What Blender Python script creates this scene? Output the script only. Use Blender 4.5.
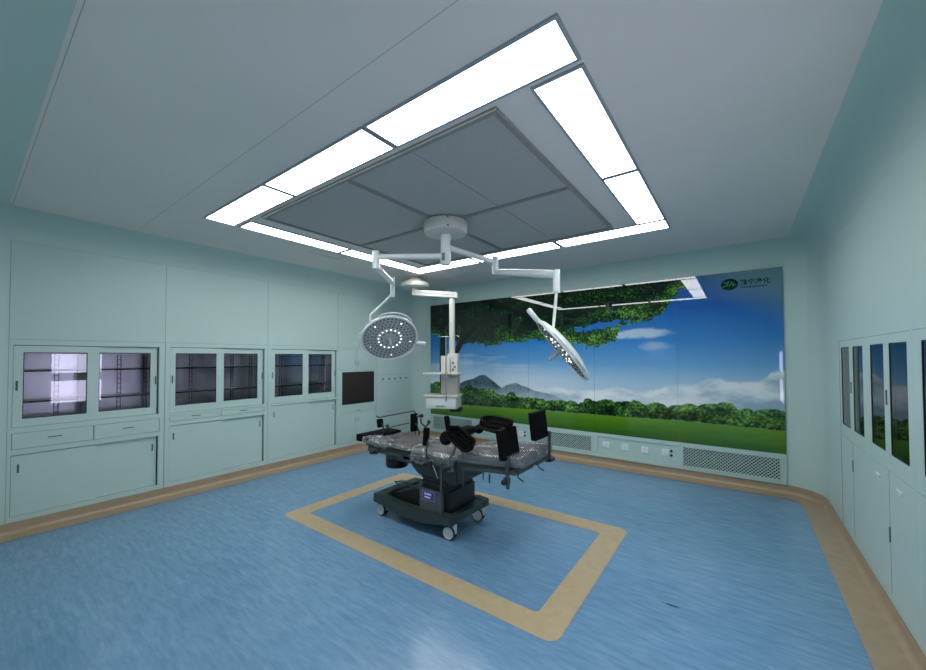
import bpy, bmesh, math, random
import numpy as np
from mathutils import Vector, Matrix, Quaternion

random.seed(7)
for o in list(bpy.data.objects):
    bpy.data.objects.remove(o)
SC = bpy.context.scene
COL = SC.collection

# ------------------------------------------------------------------ camera
cam = bpy.data.cameras.new('camera')
cam.sensor_fit = 'HORIZONTAL'
cam.sensor_width = 36.0
cam.lens = 373.27 / 926 * 36.0
cam.shift_y = (349.59 - 335.0) / 926
cam.clip_start = 0.01
camo = bpy.data.objects.new('camera', cam)
COL.objects.link(camo)
Rv = Vector((0.80401943, 0.59459586, -0.00291717))
Uv = Vector((0.01489293, -0.01523337, 0.99977305))
Fv = Vector((-0.59441648, 0.8038804, 0.02110319))
CAMLOC = Vector((0, 0, 1.5))
camo.matrix_world = Matrix(((Rv.x, Uv.x, -Fv.x, 0), (Rv.y, Uv.y, -Fv.y, 0), (Rv.z, Uv.z, -Fv.z, 1.5), (0, 0, 0, 1)))
SC.camera = camo

# ------------------------------------------------------------------ world, exposure, main light strength
w = bpy.data.worlds.new('world')
SC.world = w
w.use_nodes = True
w.node_tree.nodes['Background'].inputs[0].default_value = (0.6, 0.75, 0.8, 1)
w.node_tree.nodes['Background'].inputs[1].default_value = 0.02
PANEL_STRENGTH = 13.2
VIEWER_STRENGTH = 8.0
SC.view_settings.view_transform = 'Standard'
SC.view_settings.look = 'None'
SC.view_settings.exposure = 0.0
SC.view_settings.gamma = 1.0
SC.cycles.use_denoising = True
SC.cycles.max_bounces = 10
SC.cycles.transparent_max_bounces = 16
SC.cycles.caustics_reflective = False
SC.cycles.sample_clamp_indirect = 6.0

# ------------------------------------------------------------------ materials
def lin(c):
    return tuple(((x / 255) / 12.92 if x / 255 <= 0.04045 else ((x / 255 + 0.055) / 1.055) ** 2.4) for x in c)

MATS = {}
def mat(name, rgb=(128, 128, 128), rough=0.5, metal=0.0, spec=0.5, coat=0.0, emit=None, es=0.0, bump=None, var=None):
    if name in MATS:
        return MATS[name]
    m = bpy.data.materials.new(name)
    m.use_nodes = True
    nt = m.node_tree
    b = nt.nodes['Principled BSDF']
    c = (*lin(rgb), 1)
    b.inputs['Base Color'].default_value = c
    b.inputs['Roughness'].default_value = rough
    b.inputs['Metallic'].default_value = metal
    b.inputs['Specular IOR Level'].default_value = spec
    b.inputs['Coat Weight'].default_value = coat
    b.inputs['Coat Roughness'].default_value = 0.03
    if emit:
        b.inputs['Emission Color'].default_value = (*lin(emit), 1)
        b.inputs['Emission Strength'].default_value = es
    tc = nt.nodes.new('ShaderNodeTexCoord')
    # every surface gets a little procedural variation
    sc, amt = var if var else (9.0, 0.03)
    n = nt.nodes.new('ShaderNodeTexNoise'); n.inputs['Scale'].default_value = sc; n.inputs['Detail'].default_value = 4
    nt.links.new(tc.outputs['Object'], n.inputs['Vector'])
    mr = nt.nodes.new('ShaderNodeMapRange')
    mr.inputs['From Min'].default_value = 0.3; mr.inputs['From Max'].default_value = 0.7
    mr.inputs['To Min'].default_value = 1 - amt; mr.inputs['To Max'].default_value = 1 + amt
    nt.links.new(n.outputs['Fac'], mr.inputs['Value'])
    mx = nt.nodes.new('ShaderNodeVectorMath'); mx.operation = 'SCALE'
    mx.inputs[0].default_value = c[:3]
    nt.links.new(mr.outputs[0], mx.inputs['Scale'])
    nt.links.new(mx.outputs[0], b.inputs['Base Color'])
    if bump:
        bs, bst = bump
        n2 = nt.nodes.new('ShaderNodeTexNoise'); n2.inputs['Scale'].default_value = bs; n2.inputs['Detail'].default_value = 3
        nt.links.new(tc.outputs['Object'], n2.inputs['Vector'])
        bp = nt.nodes.new('ShaderNodeBump'); bp.inputs['Strength'].default_value = bst; bp.inputs['Distance'].default_value = 0.01
        nt.links.new(n2.outputs['Fac'], bp.inputs['Height'])
        nt.links.new(bp.outputs[0], b.inputs['Normal'])
    MATS[name] = m
    return m

WALL = mat('wall_steel_paint', (188, 209, 203), 0.42, spec=0.4, var=(1.2, 0.02))
CABP = mat('cabinet_paint', (188, 209, 203), 0.38, spec=0.45, var=(2, 0.015))
GROOVE = mat('groove_dark', (70, 86, 86), 0.7)
SEAMC = mat('seam_grey', (150, 168, 166), 0.7)
SEAMK = mat('ceiling_seam', (176, 176, 176), 0.7)
CEIL = mat('ceiling_paint', (230, 222, 216), 0.5, spec=0.35, var=(1.5, 0.02))
TAN = mat('tan_vinyl', (166, 146, 121), 0.36, var=(14, 0.07))
TANL = mat('tan_vinyl_light', (184, 164, 130), 0.36, var=(16, 0.07))
ALU = mat('light_frame_alu', (168, 172, 178), 0.4, metal=0.3)
FILT = mat('diffuser_screen', (178, 176, 174), 0.6, var=(200, 0.12))
FILTB = mat('diffuser_bar', (146, 144, 142), 0.45)
STEEL = mat('brushed_steel', (150, 150, 152), 0.3, metal=0.85, var=(30, 0.08))
STEELD = mat('cabinet_steel_inside', (206, 202, 208), 0.30, metal=0.9, var=(3, 0.12))
DARKIN = mat('dark_interior', (30, 34, 36), 0.6)
WHITE = mat('white_enamel', (224, 228, 226), 0.3, coat=0.3)
WHITE2 = mat('pendant_enamel', (207, 205, 197), 0.35, coat=0.2)
GREYP = mat('grey_plastic', (110, 112, 112), 0.45)
BLACK = mat('black_pad', (7, 7, 9), 0.7, spec=0.12, bump=(60, 0.15))
BLACKP = mat('black_plastic', (16, 17, 18), 0.4)
DGREEN = mat('dark_green_metal', (56, 70, 67), 0.35, metal=0.2)
DGREY = mat('dark_grey_cover', (46, 50, 52), 0.4)
MIDST = mat('table_steel', (96, 102, 102), 0.32, metal=0.75)
CHROME = mat('chrome', (200, 200, 200), 0.14, metal=1.0)
PADM = mat('mattress_charcoal', (74, 68, 70), 0.6, spec=0.3)
PURPLE = mat('purple_label', (70, 64, 150), 0.4)
WPRINT = mat('white_print', (225, 225, 240), 0.5)
SWITCH = mat('switch_white', (226, 232, 234), 0.35)
INK = mat('dark_ink', (20, 30, 34), 0.5)
SCREEN = mat('smoked_glass_door', (50, 42, 40), 0.34, spec=0.35)
GREENINK = mat('logo_green', (2, 58, 36), 0.6, spec=0.1)
PALEINK = mat('logo_pale', (70, 130, 112), 0.4)
TYRE = mat('caster_tyre', (40, 42, 44), 0.6)
CASTW = mat('caster_white', (205, 208, 205), 0.45)
LENS = mat('led_lens_off', (98, 102, 104), 0.25)
PANELG = mat('led_face_grey', (172, 174, 174), 0.45)
VENTB = mat('vent_dark', (40, 46, 46), 0.8)
LEDON = mat('led_on', (255, 255, 255), 0.3, emit=(255, 252, 240), es=2.6)
DIFF = mat('light_diffuser', (250, 250, 250), 0.4, emit=(250, 254, 255), es=PANEL_STRENGTH)
VIEW = mat('film_viewer_screen', (240, 240, 250), 0.4, emit=(228, 226, 255), es=VIEWER_STRENGTH)

def glass(name, tint, rmin=0.04):
    m = bpy.data.materials.new(name); m.use_nodes = True
    nt = m.node_tree; nt.nodes.clear()
    out = nt.nodes.new('ShaderNodeOutputMaterial')
    tr = nt.nodes.new('ShaderNodeBsdfTransparent'); tr.inputs[0].default_value = (*tint, 1)
    gl = nt.nodes.new('ShaderNodeBsdfGlossy'); gl.inputs['Roughness'].default_value = 0.015
    gl.inputs[0].default_value = (1, 1, 1, 1)
    fr = nt.nodes.new('ShaderNodeFresnel'); fr.inputs[0].default_value = 1.5
    mx = nt.nodes.new('ShaderNodeMixShader')
    nt.links.new(fr.outputs[0], mx.inputs[0]); nt.links.new(tr.outputs[0], mx.inputs[1]); nt.links.new(gl.outputs[0], mx.inputs[2])
    nt.links.new(mx.outputs[0], out.inputs[0])
    return m
GLASS = glass('cabinet_glass', (0.86, 0.85, 0.88))
GLASSR = glass('cabinet_glass_dark', (0.35, 0.36, 0.38))

# crinkled clear film
WRAP = bpy.data.materials.new('clear_plastic_wrap'); WRAP.use_nodes = True
nt = WRAP.node_tree; nt.nodes.clear()
out = nt.nodes.new('ShaderNodeOutputMaterial')
tr = nt.nodes.new('ShaderNodeBsdfTransparent'); tr.inputs[0].default_value = (0.93, 0.93, 0.93, 1)
gl = nt.nodes.new('ShaderNodeBsdfGlossy'); gl.inputs['Roughness'].default_value = 0.34
df = nt.nodes.new('ShaderNodeBsdfDiffuse'); df.inputs[0].default_value = (0.55, 0.55, 0.56, 1)
tc = nt.nodes.new('ShaderNodeTexCoord')
mp = nt.nodes.new('ShaderNodeMapping'); mp.inputs['Scale'].default_value = (5, 9, 8)
nz = nt.nodes.new('ShaderNodeTexNoise'); nz.inputs['Scale'].default_value = 1.0; nz.inputs['Detail'].default_value = 1.5; nz.inputs['Distortion'].default_value = 2.2
nt.links.new(tc.outputs['Object'], mp.inputs[0]); nt.links.new(mp.outputs[0], nz.inputs['Vector'])
bp = nt.nodes.new('ShaderNodeBump'); bp.inputs['Strength'].default_value = 0.7; bp.inputs['Distance'].default_value = 0.03
nt.links.new(nz.outputs['Fac'], bp.inputs['Height'])
nt.links.new(bp.outputs[0], gl.inputs['Normal'])
m1 = nt.nodes.new('ShaderNodeMixShader'); m1.inputs[0].default_value = 0.2
m2 = nt.nodes.new('ShaderNodeMixShader'); m2.inputs[0].default_value = 0.10
nt.links.new(tr.outputs[0], m1.inputs[1]); nt.links.new(gl.outputs[0], m1.inputs[2])
nt.links.new(m1.outputs[0], m2.inputs[1]); nt.links.new(df.outputs[0], m2.inputs[2])
nt.links.new(m2.outputs[0], out.inputs[0])

# blue sheet vinyl with drawn-out streaks
VINYL = bpy.data.materials.new('blue_vinyl'); VINYL.use_nodes = True
nt = VINYL.node_tree; b = nt.nodes['Principled BSDF']
tc = nt.nodes.new('ShaderNodeTexCoord')
def streak(scale, vec):
    mp = nt.nodes.new('ShaderNodeMapping'); mp.inputs['Scale'].default_value = vec
    n = nt.nodes.new('ShaderNodeTexNoise'); n.inputs['Scale'].default_value = scale; n.inputs['Detail'].default_value = 6; n.inputs['Roughness'].default_value = 0.65; n.inputs['Distortion'].default_value = 0.4
    nt.links.new(tc.outputs['Object'], mp.inputs[0]); nt.links.new(mp.outputs[0], n.inputs['Vector'])
    return n
n1 = streak(7, (0.9, 5.0, 1)); n2 = streak(2.0, (0.5, 1.6, 1))
cr = nt.nodes.new('ShaderNodeValToRGB')
cr.color_ramp.elements[0].position = 0.30; cr.color_ramp.elements[0].color = (*lin((96, 134, 166)), 1)
cr.color_ramp.elements[1].position = 0.72; cr.color_ramp.elements[1].color = (*lin((124, 158, 186)), 1)
e = cr.color_ramp.elements.new(0.5); e.color = (*lin((108, 146, 177)), 1)
nt.links.new(n1.outputs['Fac'], cr.inputs[0])
mr = nt.nodes.new('ShaderNodeMapRange'); mr.inputs['From Min'].default_value = 0.3; mr.inputs['From Max'].default_value = 0.7; mr.inputs['To Min'].default_value = 0.94; mr.inputs['To Max'].default_value = 1.06
nt.links.new(n2.outputs['Fac'], mr.inputs[0])
vm = nt.nodes.new('ShaderNodeVectorMath'); vm.operation = 'SCALE'
nt.links.new(cr.outputs[0], vm.inputs[0]); nt.links.new(mr.outputs[0], vm.inputs['Scale'])
nt.links.new(vm.outputs[0], b.inputs['Base Color'])
b.inputs['Roughness'].default_value = 0.21
b.inputs['Specular IOR Level'].default_value = 0.5
n3 = streak(30, (1, 1, 1)); bp = nt.nodes.new('ShaderNodeBump'); bp.inputs['Strength'].default_value = 0.06; bp.inputs['Distance'].default_value = 0.01
nt.links.new(n3.outputs['Fac'], bp.inputs['Height']); nt.links.new(bp.outputs[0], b.inputs['Normal'])

# printed glass: colours come from the print's own colour attribute
PRINT = bpy.data.materials.new('printed_glass'); PRINT.use_nodes = True
nt = PRINT.node_tree; b = nt.nodes['Principled BSDF']
at = nt.nodes.new('ShaderNodeAttribute'); at.attribute_name = 'print'
nt.links.new(at.outputs['Color'], b.inputs['Base Color'])
b.inputs['Roughness'].default_value = 0.5
b.inputs['Specular IOR Level'].default_value = 0.0
b.inputs['Coat Weight'].default_value = 1.0
b.inputs['Coat Roughness'].default_value = 0.008
b.inputs['Coat IOR'].default_value = 1.55

# ------------------------------------------------------------------ mesh helpers
def bm_new():
    return bmesh.new()

def box(bm, x0, x1, y0, y1, z0, z1, bev=0.0, seg=2):
    t = bmesh.new()
    bmesh.ops.create_cube(t, size=1)
    for v in t.verts:
        v.co = Vector(((x0 + x1) / 2 + v.co.x * (x1 - x0), (y0 + y1) / 2 + v.co.y * (y1 - y0), (z0 + z1) / 2 + v.co.z * (z1 - z0)))
    if bev > 0:
        bmesh.ops.bevel(t, geom=t.edges[:], offset=bev, segments=seg, affect='EDGES', profile=0.6)
    merge(bm, t)

def merge(bm, t, M=None):
    if M is not None:
        bmesh.ops.transform(t, matrix=M, verts=t.verts[:])
    me = bpy.data.meshes.new('tmp')
    t.to_mesh(me); t.free()
    bm.from_mesh(me)
    bpy.data.meshes.remove(me)

def frame_from(d):
    d = Vector(d).normalized()
    up = Vector((0, 0, 1)) if abs(d.z) < 0.95 else Vector((1, 0, 0))
    a = d.cross(up).normalized(); b_ = d.cross(a).normalized()
    return a, b_, d

def tube(bm, pts, r, seg=12, caps=True):
    """round tube along a polyline, r a number or one per point"""
    pts = [Vector(p) for p in pts]
    rs = r if isinstance(r, (list, tuple)) else [r] * len(pts)
    rings = []
    a = None
    for i, p in enumerate(pts):
        if i == 0: d = pts[1] - p
        elif i == len(pts) - 1: d = p - pts[i - 1]
        else: d = (pts[i + 1] - p).normalized() + (p - pts[i - 1]).normalized()
        d.normalize()
        if a is None: a, b_, _ = frame_from(d)
        else:
            a = (a - d * a.dot(d)).normalized()
        b_ = d.cross(a)
        rings.append([bm.verts.new(p + (a * math.cos(2 * math.pi * k / seg) + b_ * math.sin(2 * math.pi * k / seg)) * rs[i]) for k in range(seg)])
    for i in range(len(rings) - 1):
        for k in range(seg):
            bm.faces.new((rings[i][k], rings[i][(k + 1) % seg], rings[i + 1][(k + 1) % seg], rings[i + 1][k]))
    if caps:
        bm.faces.new(rings[0][::-1]); bm.faces.new(rings[-1])

def lathe(bm, prof, M=None, seg=32):
    """prof: (r, z) list, turned about z"""
    t = bmesh.new()
    rings = []
    for r, z in prof:
        if r < 1e-6: rings.append([t.verts.new((0, 0, z))])
        else: rings.append([t.verts.new((r * math.cos(2 * math.pi * k / seg), r * math.sin(2 * math.pi * k / seg), z)) for k in range(seg)])
    for A, B in zip(rings, rings[1:]):
        for k in range(seg):
            k2 = (k + 1) % seg
            if len(A) == 1 and len(B) > 1: t.faces.new((A[0], B[k], B[k2]))
            elif len(B) == 1 and len(A) > 1: t.faces.new((A[k], A[k2], B[0]))
            elif len(A) > 1: t.faces.new((A[k], A[k2], B[k2], B[k]))
    bmesh.ops.recalc_face_normals(t, faces=t.faces[:])
    merge(bm, t, M)

def prism(bm, poly, axis, a0, a1, bev=0.0):
    """poly in the two other axes (order x,y,z without axis), extruded along axis"""
    t = bmesh.new()
    def mk(p, a):
        c = [p[0], p[1]]; c.insert(axis, a); return Vector(c)
    A = [t.verts.new(mk(p, a0)) for p in poly]; B = [t.verts.new(mk(p, a1)) for p in poly]
    n = len(poly)
    t.faces.new(A); t.faces.new(B[::-1])
    for i in range(n): t.faces.new((A[i], B[i], B[(i + 1) % n], A[(i + 1) % n]))
    bmesh.ops.recalc_face_normals(t, faces=t.faces[:])
    if bev > 0:
        bmesh.ops.bevel(t, geom=t.edges[:], offset=bev, segments=2, affect='EDGES')
    merge(bm, t)

def root_loc(p):
    v = Vector((0, 0, 0))
    while p is not None:
        v += Vector(p.location); p = p.parent
    return v

def obj(name, bm, m, parent=None, smooth=None, at=None):
    """link a bmesh given in world coordinates as ONE object"""
    off = root_loc(parent) if parent is not None else Vector(at or (0, 0, 0))
    bmesh.ops.recalc_face_normals(bm, faces=bm.faces[:])
    bmesh.ops.translate(bm, vec=-off, verts=bm.verts[:])
    me = bpy.data.meshes.new(name)
    bm.to_mesh(me); bm.free()
    me.materials.append(m)
    if smooth is not None:
        me.polygons.foreach_set('use_smooth', [True] * len(me.polygons))
        me.set_sharp_from_angle(angle=math.radians(smooth))
    o = bpy.data.objects.new(name, me)
    COL.objects.link(o)
    if parent is not None: o.parent = parent
    else: o.location = off
    return o

def thing(name, label, cat, loc, group=None):
    o = bpy.data.objects.new(name, None); COL.objects.link(o)
    o.empty_display_size = 0.1
    o.location = loc; o['label'] = label; o['category'] = cat
    if group: o['group'] = group
    return o

def struct(name, bm, m, smooth=None, parent=None):
    o = obj(name, bm, m, parent, smooth)
    if parent is None: o['kind'] = 'structure'
    return o

def bx(name, m, parent, *a, bev=0.0, smooth=None):
    bm = bm_new(); box(bm, *a, bev=bev); return obj(name, bm, m, parent, smooth if bev == 0 else 40)

# ------------------------------------------------------------------ room dimensions
S = 1.02
def zz(z): return 1.5 + (z - 1.5) * S
K = 0.8325
L, R, D, N = -4.932 * S, 0.667 * S, 5.307 * S, -0.06
H = 1.5 + 1.517 * K
RC = 0.25          # ceiling cove
CR = 0.32          # corner radius in plan
SK = zz(0.126)     # top of vinyl skirting

def footprint(dl, dr, dd, dn, r, n=8):
    """rounded rectangle, walls inset by the four numbers. returns four point lists: back, right, near, left (corners halved)"""
    x0, x1, y0, y1 = L + dl, R - dr, N + dn, D - dd
    def arc(cx, cy, a0, a1): return [(cx + r * math.cos(a0 + (a1 - a0) * i / n), cy + r * math.sin(a0 + (a1 - a0) * i / n)) for i in range(n + 1)]
    P = math.pi
    bl = arc(x0 + r, y1 - r, P, P / 2); br = arc(x1 - r, y1 - r, P / 2, 0)
    nr = arc(x1 - r, y0 + r, 0, -P / 2); nl = arc(x0 + r, y0 + r, -P / 2, -P)
    h = n // 2
    return dict(back=bl[h:] + br[:h + 1], right=br[h:] + nr[:h + 1], near=nr[h:] + nl[:h + 1], left=nl[h:] + bl[:h + 1]), bl + br + nr + nl

def strip_levels(levels, side):
    """levels: (z, dl,dr,dd,dn, r) -> stacked point rows"""
    return [[(x, y, z) for x, y in footprint(dl, dr, dd, dn, r)[0][side]] for (z, dl, dr, dd, dn, r) in levels]

def loft(bm, rows, skip=None):
    V = [[bm.verts.new(p) for p in row] for row in rows]
    for i in range(len(V) - 1):
        for j in range(len(V[i]) - 1):
            if skip and skip(rows[i][j], rows[i + 1][j + 1]): continue
            bm.faces.new((V[i][j], V[i][j + 1], V[i + 1][j + 1], V[i + 1][j]))

cove = []
for i in range(9):
    t = math.pi / 2 * i / 8
    ins = RC * (1 - math.cos(t))
    cove.append((H - RC + RC * math.sin(t), ins, ins, ins, ins * 0.29 / 0.25, CR - ins))
body = [(0.0, 0, 0, 0, 0, CR)] + cove
# left wall: rows split so that the cabinet bay is a real opening
CY0, CY1 = 0.25 * S, 4.208 * S
CZ0, CZ1 = SK, zz(1.664)
def wall_with_bay(side, x, y0, y1, z0, z1, name):
    bm = bm_new()
    loft(bm, strip_levels(cove, side))                       # coved top
    ztop = H - RC
    rows = strip_levels([(0, 0, 0, 0, 0, CR), (z0, 0, 0, 0, 0, CR), (z1, 0, 0, 0, 0, CR), (ztop, 0, 0, 0, 0, CR)], side)
    ys = [p[1] for p in rows[0]]
    # the long straight span runs between the two corner arcs: cut it at the bay
    k = max(range(len(ys) - 1), key=lambda i: abs(ys[i + 1] - ys[i]))
    new = []
    for row in rows:
        a, b_ = row[k], row[k + 1]
        mids = [(x, y, a[2]) for y in sorted([y0, y1], reverse=b_[1] < a[1])]
        new.append(row[:k + 1] + mids + row[k + 1:])
    eps = 1e-4
    def skip(p, q):
        ym = (p[1] + q[1]) / 2; zm = (p[2] + q[2]) / 2
        return y0 + eps < ym < y1 - eps and z0 < zm < z1
    loft(bm, new, skip)
    return struct(name, bm, WALL, 30)

wl = wall_with_bay('left', L, CY0, CY1, CZ0, CZ1, 'wall_left')
RY0, RY1 = 1.9 * S, 4.345 * S
wr = wall_with_bay('right', R, RY0, RY1, CZ0, zz(1.64), 'wall_right')
for side in ('back', 'near'):
    bm = bm_new(); loft(bm, strip_levels(body, side)); struct('wall_' + side, bm, WALL, 30)

# ceiling and floor
bm = bm_new()
_, ring = footprint(RC, RC, RC, 0.29, CR - RC)
bm.faces.new([bm.verts.new((x, y, H)) for x, y in ring]); struct('ceiling', bm, CEIL)
bm = bm_new()
_, ring = footprint(0, 0, 0, 0, CR)
bm.faces.new([bm.verts.new((x, y, 0)) for x, y in ring]); fl = struct('floor', bm, VINYL)

# skirting: vinyl rolled up the wall, with a small radius at the floor
sk_levels = [(SK, 0.002, 0.002, 0.002, 0.002, CR - .002), (SK, 0.006, 0.006, 0.006, 0.006, CR - .006)]
for i in range(7):
    t = math.pi / 2 * i / 6
    ins = 0.006 + 0.035 * (1 - math.cos(t)); sk_levels.append((0.038 - 0.035 * math.sin(t), ins, ins, ins, ins, CR - ins))
for side in ('left', 'back', 'right', 'near'):
    bm = bm_new(); loft(bm, strip_levels(sk_levels, side)); struct('baseboard_' + side, bm, TAN, 60)
# flat border on the floor
bm = bm_new()
a = footprint(0.04, 0.04, 0.04, 0.04, CR - 0.04)[1]; b_ = footprint(0.185, 0.185, 0.2, 0.185, 0.14)[1]
VA = [bm.verts.new((x, y, 0.003)) for x, y in a]; VB = [bm.verts.new((x, y, 0.003)) for x, y in b_]
for i in range(len(a)):
    j = (i + 1) % len(a)
    bm.faces.new((VA[i], VA[j], VB[j], VB[i]))
struct('trim_1', bm, TAN)
# inlaid rectangle round the table
def rrect(x0, x1, y0, y1, r, n=6):
    P = math.pi; o = []
    for cx, cy, a0 in ((x1 - r, y1 - r, 0), (x0 + r, y1 - r, P / 2), (x0 + r, y0 + r, P), (x1 - r, y0 + r, 1.5 * P)):
        o += [(cx + r * math.cos(a0 + P / 2 * i / n), cy + r * math.sin(a0 + P / 2 * i / n)) for i in range(n + 1)]
    return o
bm = bm_new()
a = rrect(-3.545, -0.790, 1.868, 3.475, 0.075); b_ = rrect(-3.36, -0.972, 2.042, 3.275, 0.03)
VA = [bm.verts.new((x, y, 0.002)) for x, y in a]; VB = [bm.verts.new((x, y, 0.002)) for x, y in b_]
for i in range(len(a)):
    j = (i + 1) % len(a)
    bm.faces.new((VA[i], VA[j], VB[j], VB[i]))
struct('trim_2', bm, TANL)

# panel joints on walls and ceiling
def joint(parent, *a, m=SEAMC):
    bm = bm_new(); box(bm, *a); return obj('panel_joint', bm, m, parent)
g = 0.0016
for y in (0.252, 1.316, 2.396, 3.453):
    joint(wl, L - .001, L + g, y * S - .0022, y * S + .0022, CZ1, zz(2.5))
joint(wl, L - .001, L + g, CY0, 5.0 * S, zz(2.5) - .001, zz(2.5) + .001)
joint(wl, L - .001, L + g, 0.252 * S - .002, 0.252 * S + .002, SK, CZ1)
joint(wl, L - .001, L + g, CY0, CY1, CZ1 + .001, CZ1 + .005)
joint(wl, L - .001, L + g, CY1 + .01, 5.1 * S, zz(1.208) - .002, zz(1.208) + .002)
joint(wl, L - .001, L + g, CY1 + .01, 5.1 * S, zz(1.075) - .002, zz(1.075) + .002)
wbk = bpy.data.objects['wall_back']; ceil = bpy.data.objects['ceiling']
joint(ceil, L + .3, R - .3, 1.03, 1.033, H - .0005, H + .001, m=SEAMK)
joint(ceil, L + .3, R - .3, 0.245, 0.2485, H - .0005, H + .001, m=SEAMK)

# ------------------------------------------------------------------ ceiling lights
def ceiling_light(x0, x1, y0, y1, label, group):
    x0, x1, y0, y1 = x0 * K, x1 * K, y0 * K, y1 * K
    t = thing('ceiling_light', label, 'ceiling light', ((x0 + x1) / 2, (y0 + y1) / 2, H), group)
    f = 0.016
    x0 += .009; x1 -= .009; y0 += .005; y1 -= .005
    bm = bm_new()
    z0, z1 = H - 0.0095, H + 0.01
    box(bm, x0 - f, x1 + f, y0 - f, y0, z0, z1); box(bm, x0 - f, x1 + f, y1, y1 + f, z0, z1)
    box(bm, x0 - f, x0, y0, y1, z0, z1); box(bm, x1, x1 + f, y0, y1, z0, z1)
    obj('frame', bm, ALU, t)
    bm = bm_new(); box(bm, x0, x1, y0, y1, H - 0.009, H - 0.002); obj('diffuser', bm, DIFF, t)
G = 'luminous panels framing the air diffuser'
ceiling_light(-1.940, -0.629, 1.557, 1.842, 'largest lit white ceiling panel, nearest the camera at the corner of the light frame', G)
ceiling_light(-3.290, -1.972, 1.557, 1.842, 'lit white ceiling panel in the middle of the front row of the light frame', G)
ceiling_light(-4.593, -3.322, 1.557, 1.842, 'lit white ceiling panel at the left end of the front row, towards the cabinets', G)
ceiling_light(-0.914, -0.629, 1.903, 3.205, 'longer-looking lit ceiling panel of the right side, next to the wide blank ceiling strip', G)
ceiling_light(-0.914, -0.629, 3.250, 4.555, 'lit ceiling panel of the right side, nearer the landscape mural', G)
ceiling_light(-1.904, -0.629, 4.608, 4.900, 'thin-looking lit panel at the right end of the row along the mural wall', G)
ceiling_light(-3.250, -1.945, 4.608, 4.900, 'thin-looking lit panel in the middle of the mural side row, behind the right lamp arm', G)
ceiling_light(-4.593, -3.291, 4.608, 4.900, 'thin-looking lit panel at the left end of the mural side row, behind the lamp column', G)
ceiling_light(-4.593, -4.325, 1.903, 3.196, 'lit panel of the cabinet side row, the one next to the front row', G)
ceiling_light(-4.593, -4.325, 3.250, 4.555, 'lit panel of the cabinet side row, crossed by the left lamp arm', G)

# laminar air diffuser
px0, px1, py0, py1 = -4.086 * K, -1.158 * K, 1.906 * K, 4.514 * K
t = thing('air_diffuser', 'large dark grey laminar air diffuser in the ceiling inside the ring of lights', 'air diffuser', ((px0 + px1) / 2, (py0 + py1) / 2, H))
xs = [px0, -3.33 * K, -2.64 * K, -1.88 * K, px1]; ym = 3.2 * K
bm = bm_new(); z0, z1 = H - 0.02, H + 0.005
for y in (py0, py1 - .03, ): box(bm, px0, px1, y, y + .03, z0, z1)
for x in (px0, px1 - .03): box(bm, x, x + .03, py0 + .03, py1 - .03, z0, z1)
obj('frame', bm, FILTB, t)
bm = bm_new(); box(bm, px0 + .03, px1 - .03, ym - .02, ym - .004, z0 + .002, z1); box(bm, px0 + .03, px1 - .03, ym + .004, ym + .02, z0 + .002, z1)
xm = xs[2]
box(bm, xm - .02, xm - .004, py0 + .03, py1 - .03, z0 + .002, z1); box(bm, xm + .004, xm + .02, py0 + .03, py1 - .03, z0 + .002, z1)
obj('cross_bar', bm, FILTB, t)
for x0, x1 in ((px0 + .03, xm - .02), (xm + .02, px1 - .03)):
    for y0, y1 in ((py0 + .03, ym - .02), (ym + .02, py1 - .03)):
        o = bx('screen', FILT, t, x0, x1, y0, y1, H - 0.008, H + 0.004)
        xc = (x0 + x1) / 2
        if x0 > xm: bx('seam', FILTB, o, xc - .003, xc + .003, y0, y1, H - 0.0095, H - 0.007)

# return air grille near the cabinet wall
t = thing('return_grille', 'small flush square return-air grille in the ceiling near the cabinet wall', 'vent', (-3.98, 2.66, H))
bm = bm_new()
for i in range(9): box(bm, -4.08, -3.90, 2.47 + i * .045, 2.49 + i * .045, H - .004, H - .001)
obj('louvre', bm, CEIL, t)
bm = bm_new(); box(bm, -4.10, -3.88, 2.44, 2.46, H - .006, H); box(bm, -4.10, -3.88, 2.87, 2.89, H - .006, H); box(bm, -4.10, -4.085, 2.46, 2.87, H - .006, H); box(bm, -3.895, -3.88, 2.46, 2.87, H - .006, H)
obj('frame', bm, CEIL, t)

# ------------------------------------------------------------------ left wall cabinets (face in the plane X = L, depth behind it)
def face_with_holes(bm, y0, y1, z0, z1, holes, xa, xb, d=0):
    """slab xa..xb with rectangular holes"""
    ys = sorted({y0, y1, *[h[0] for h in holes], *[h[1] for h in holes]})
    zs = sorted({z0, z1, *[h[2] for h in holes], *[h[3] for h in holes]})
    for i in range(len(ys) - 1):
        for j in range(len(zs) - 1):
            ym, zm = (ys[i] + ys[i + 1]) / 2, (zs[j] + zs[j + 1]) / 2
            if any(h[0] < ym < h[1] and h[2] < zm < h[3] for h in holes): continue
            box(bm, xa, xb, ys[i], ys[i + 1], zs[j], zs[j + 1])
    bmesh.ops.remove_doubles(bm, verts=bm.verts[:], dist=1e-5)
    seen = {}
    for f in list(bm.faces):
        c = f.calc_center_median(); k = (round(c.x, 4), round(c.y, 4), round(c.z, 4)); seen.setdefault(k, []).append(f)
    dead = [f for fs in seen.values() if len(fs) > 1 for f in fs]
    bmesh.ops.delete(bm, geom=dead, context='FACES_ONLY')

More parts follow.
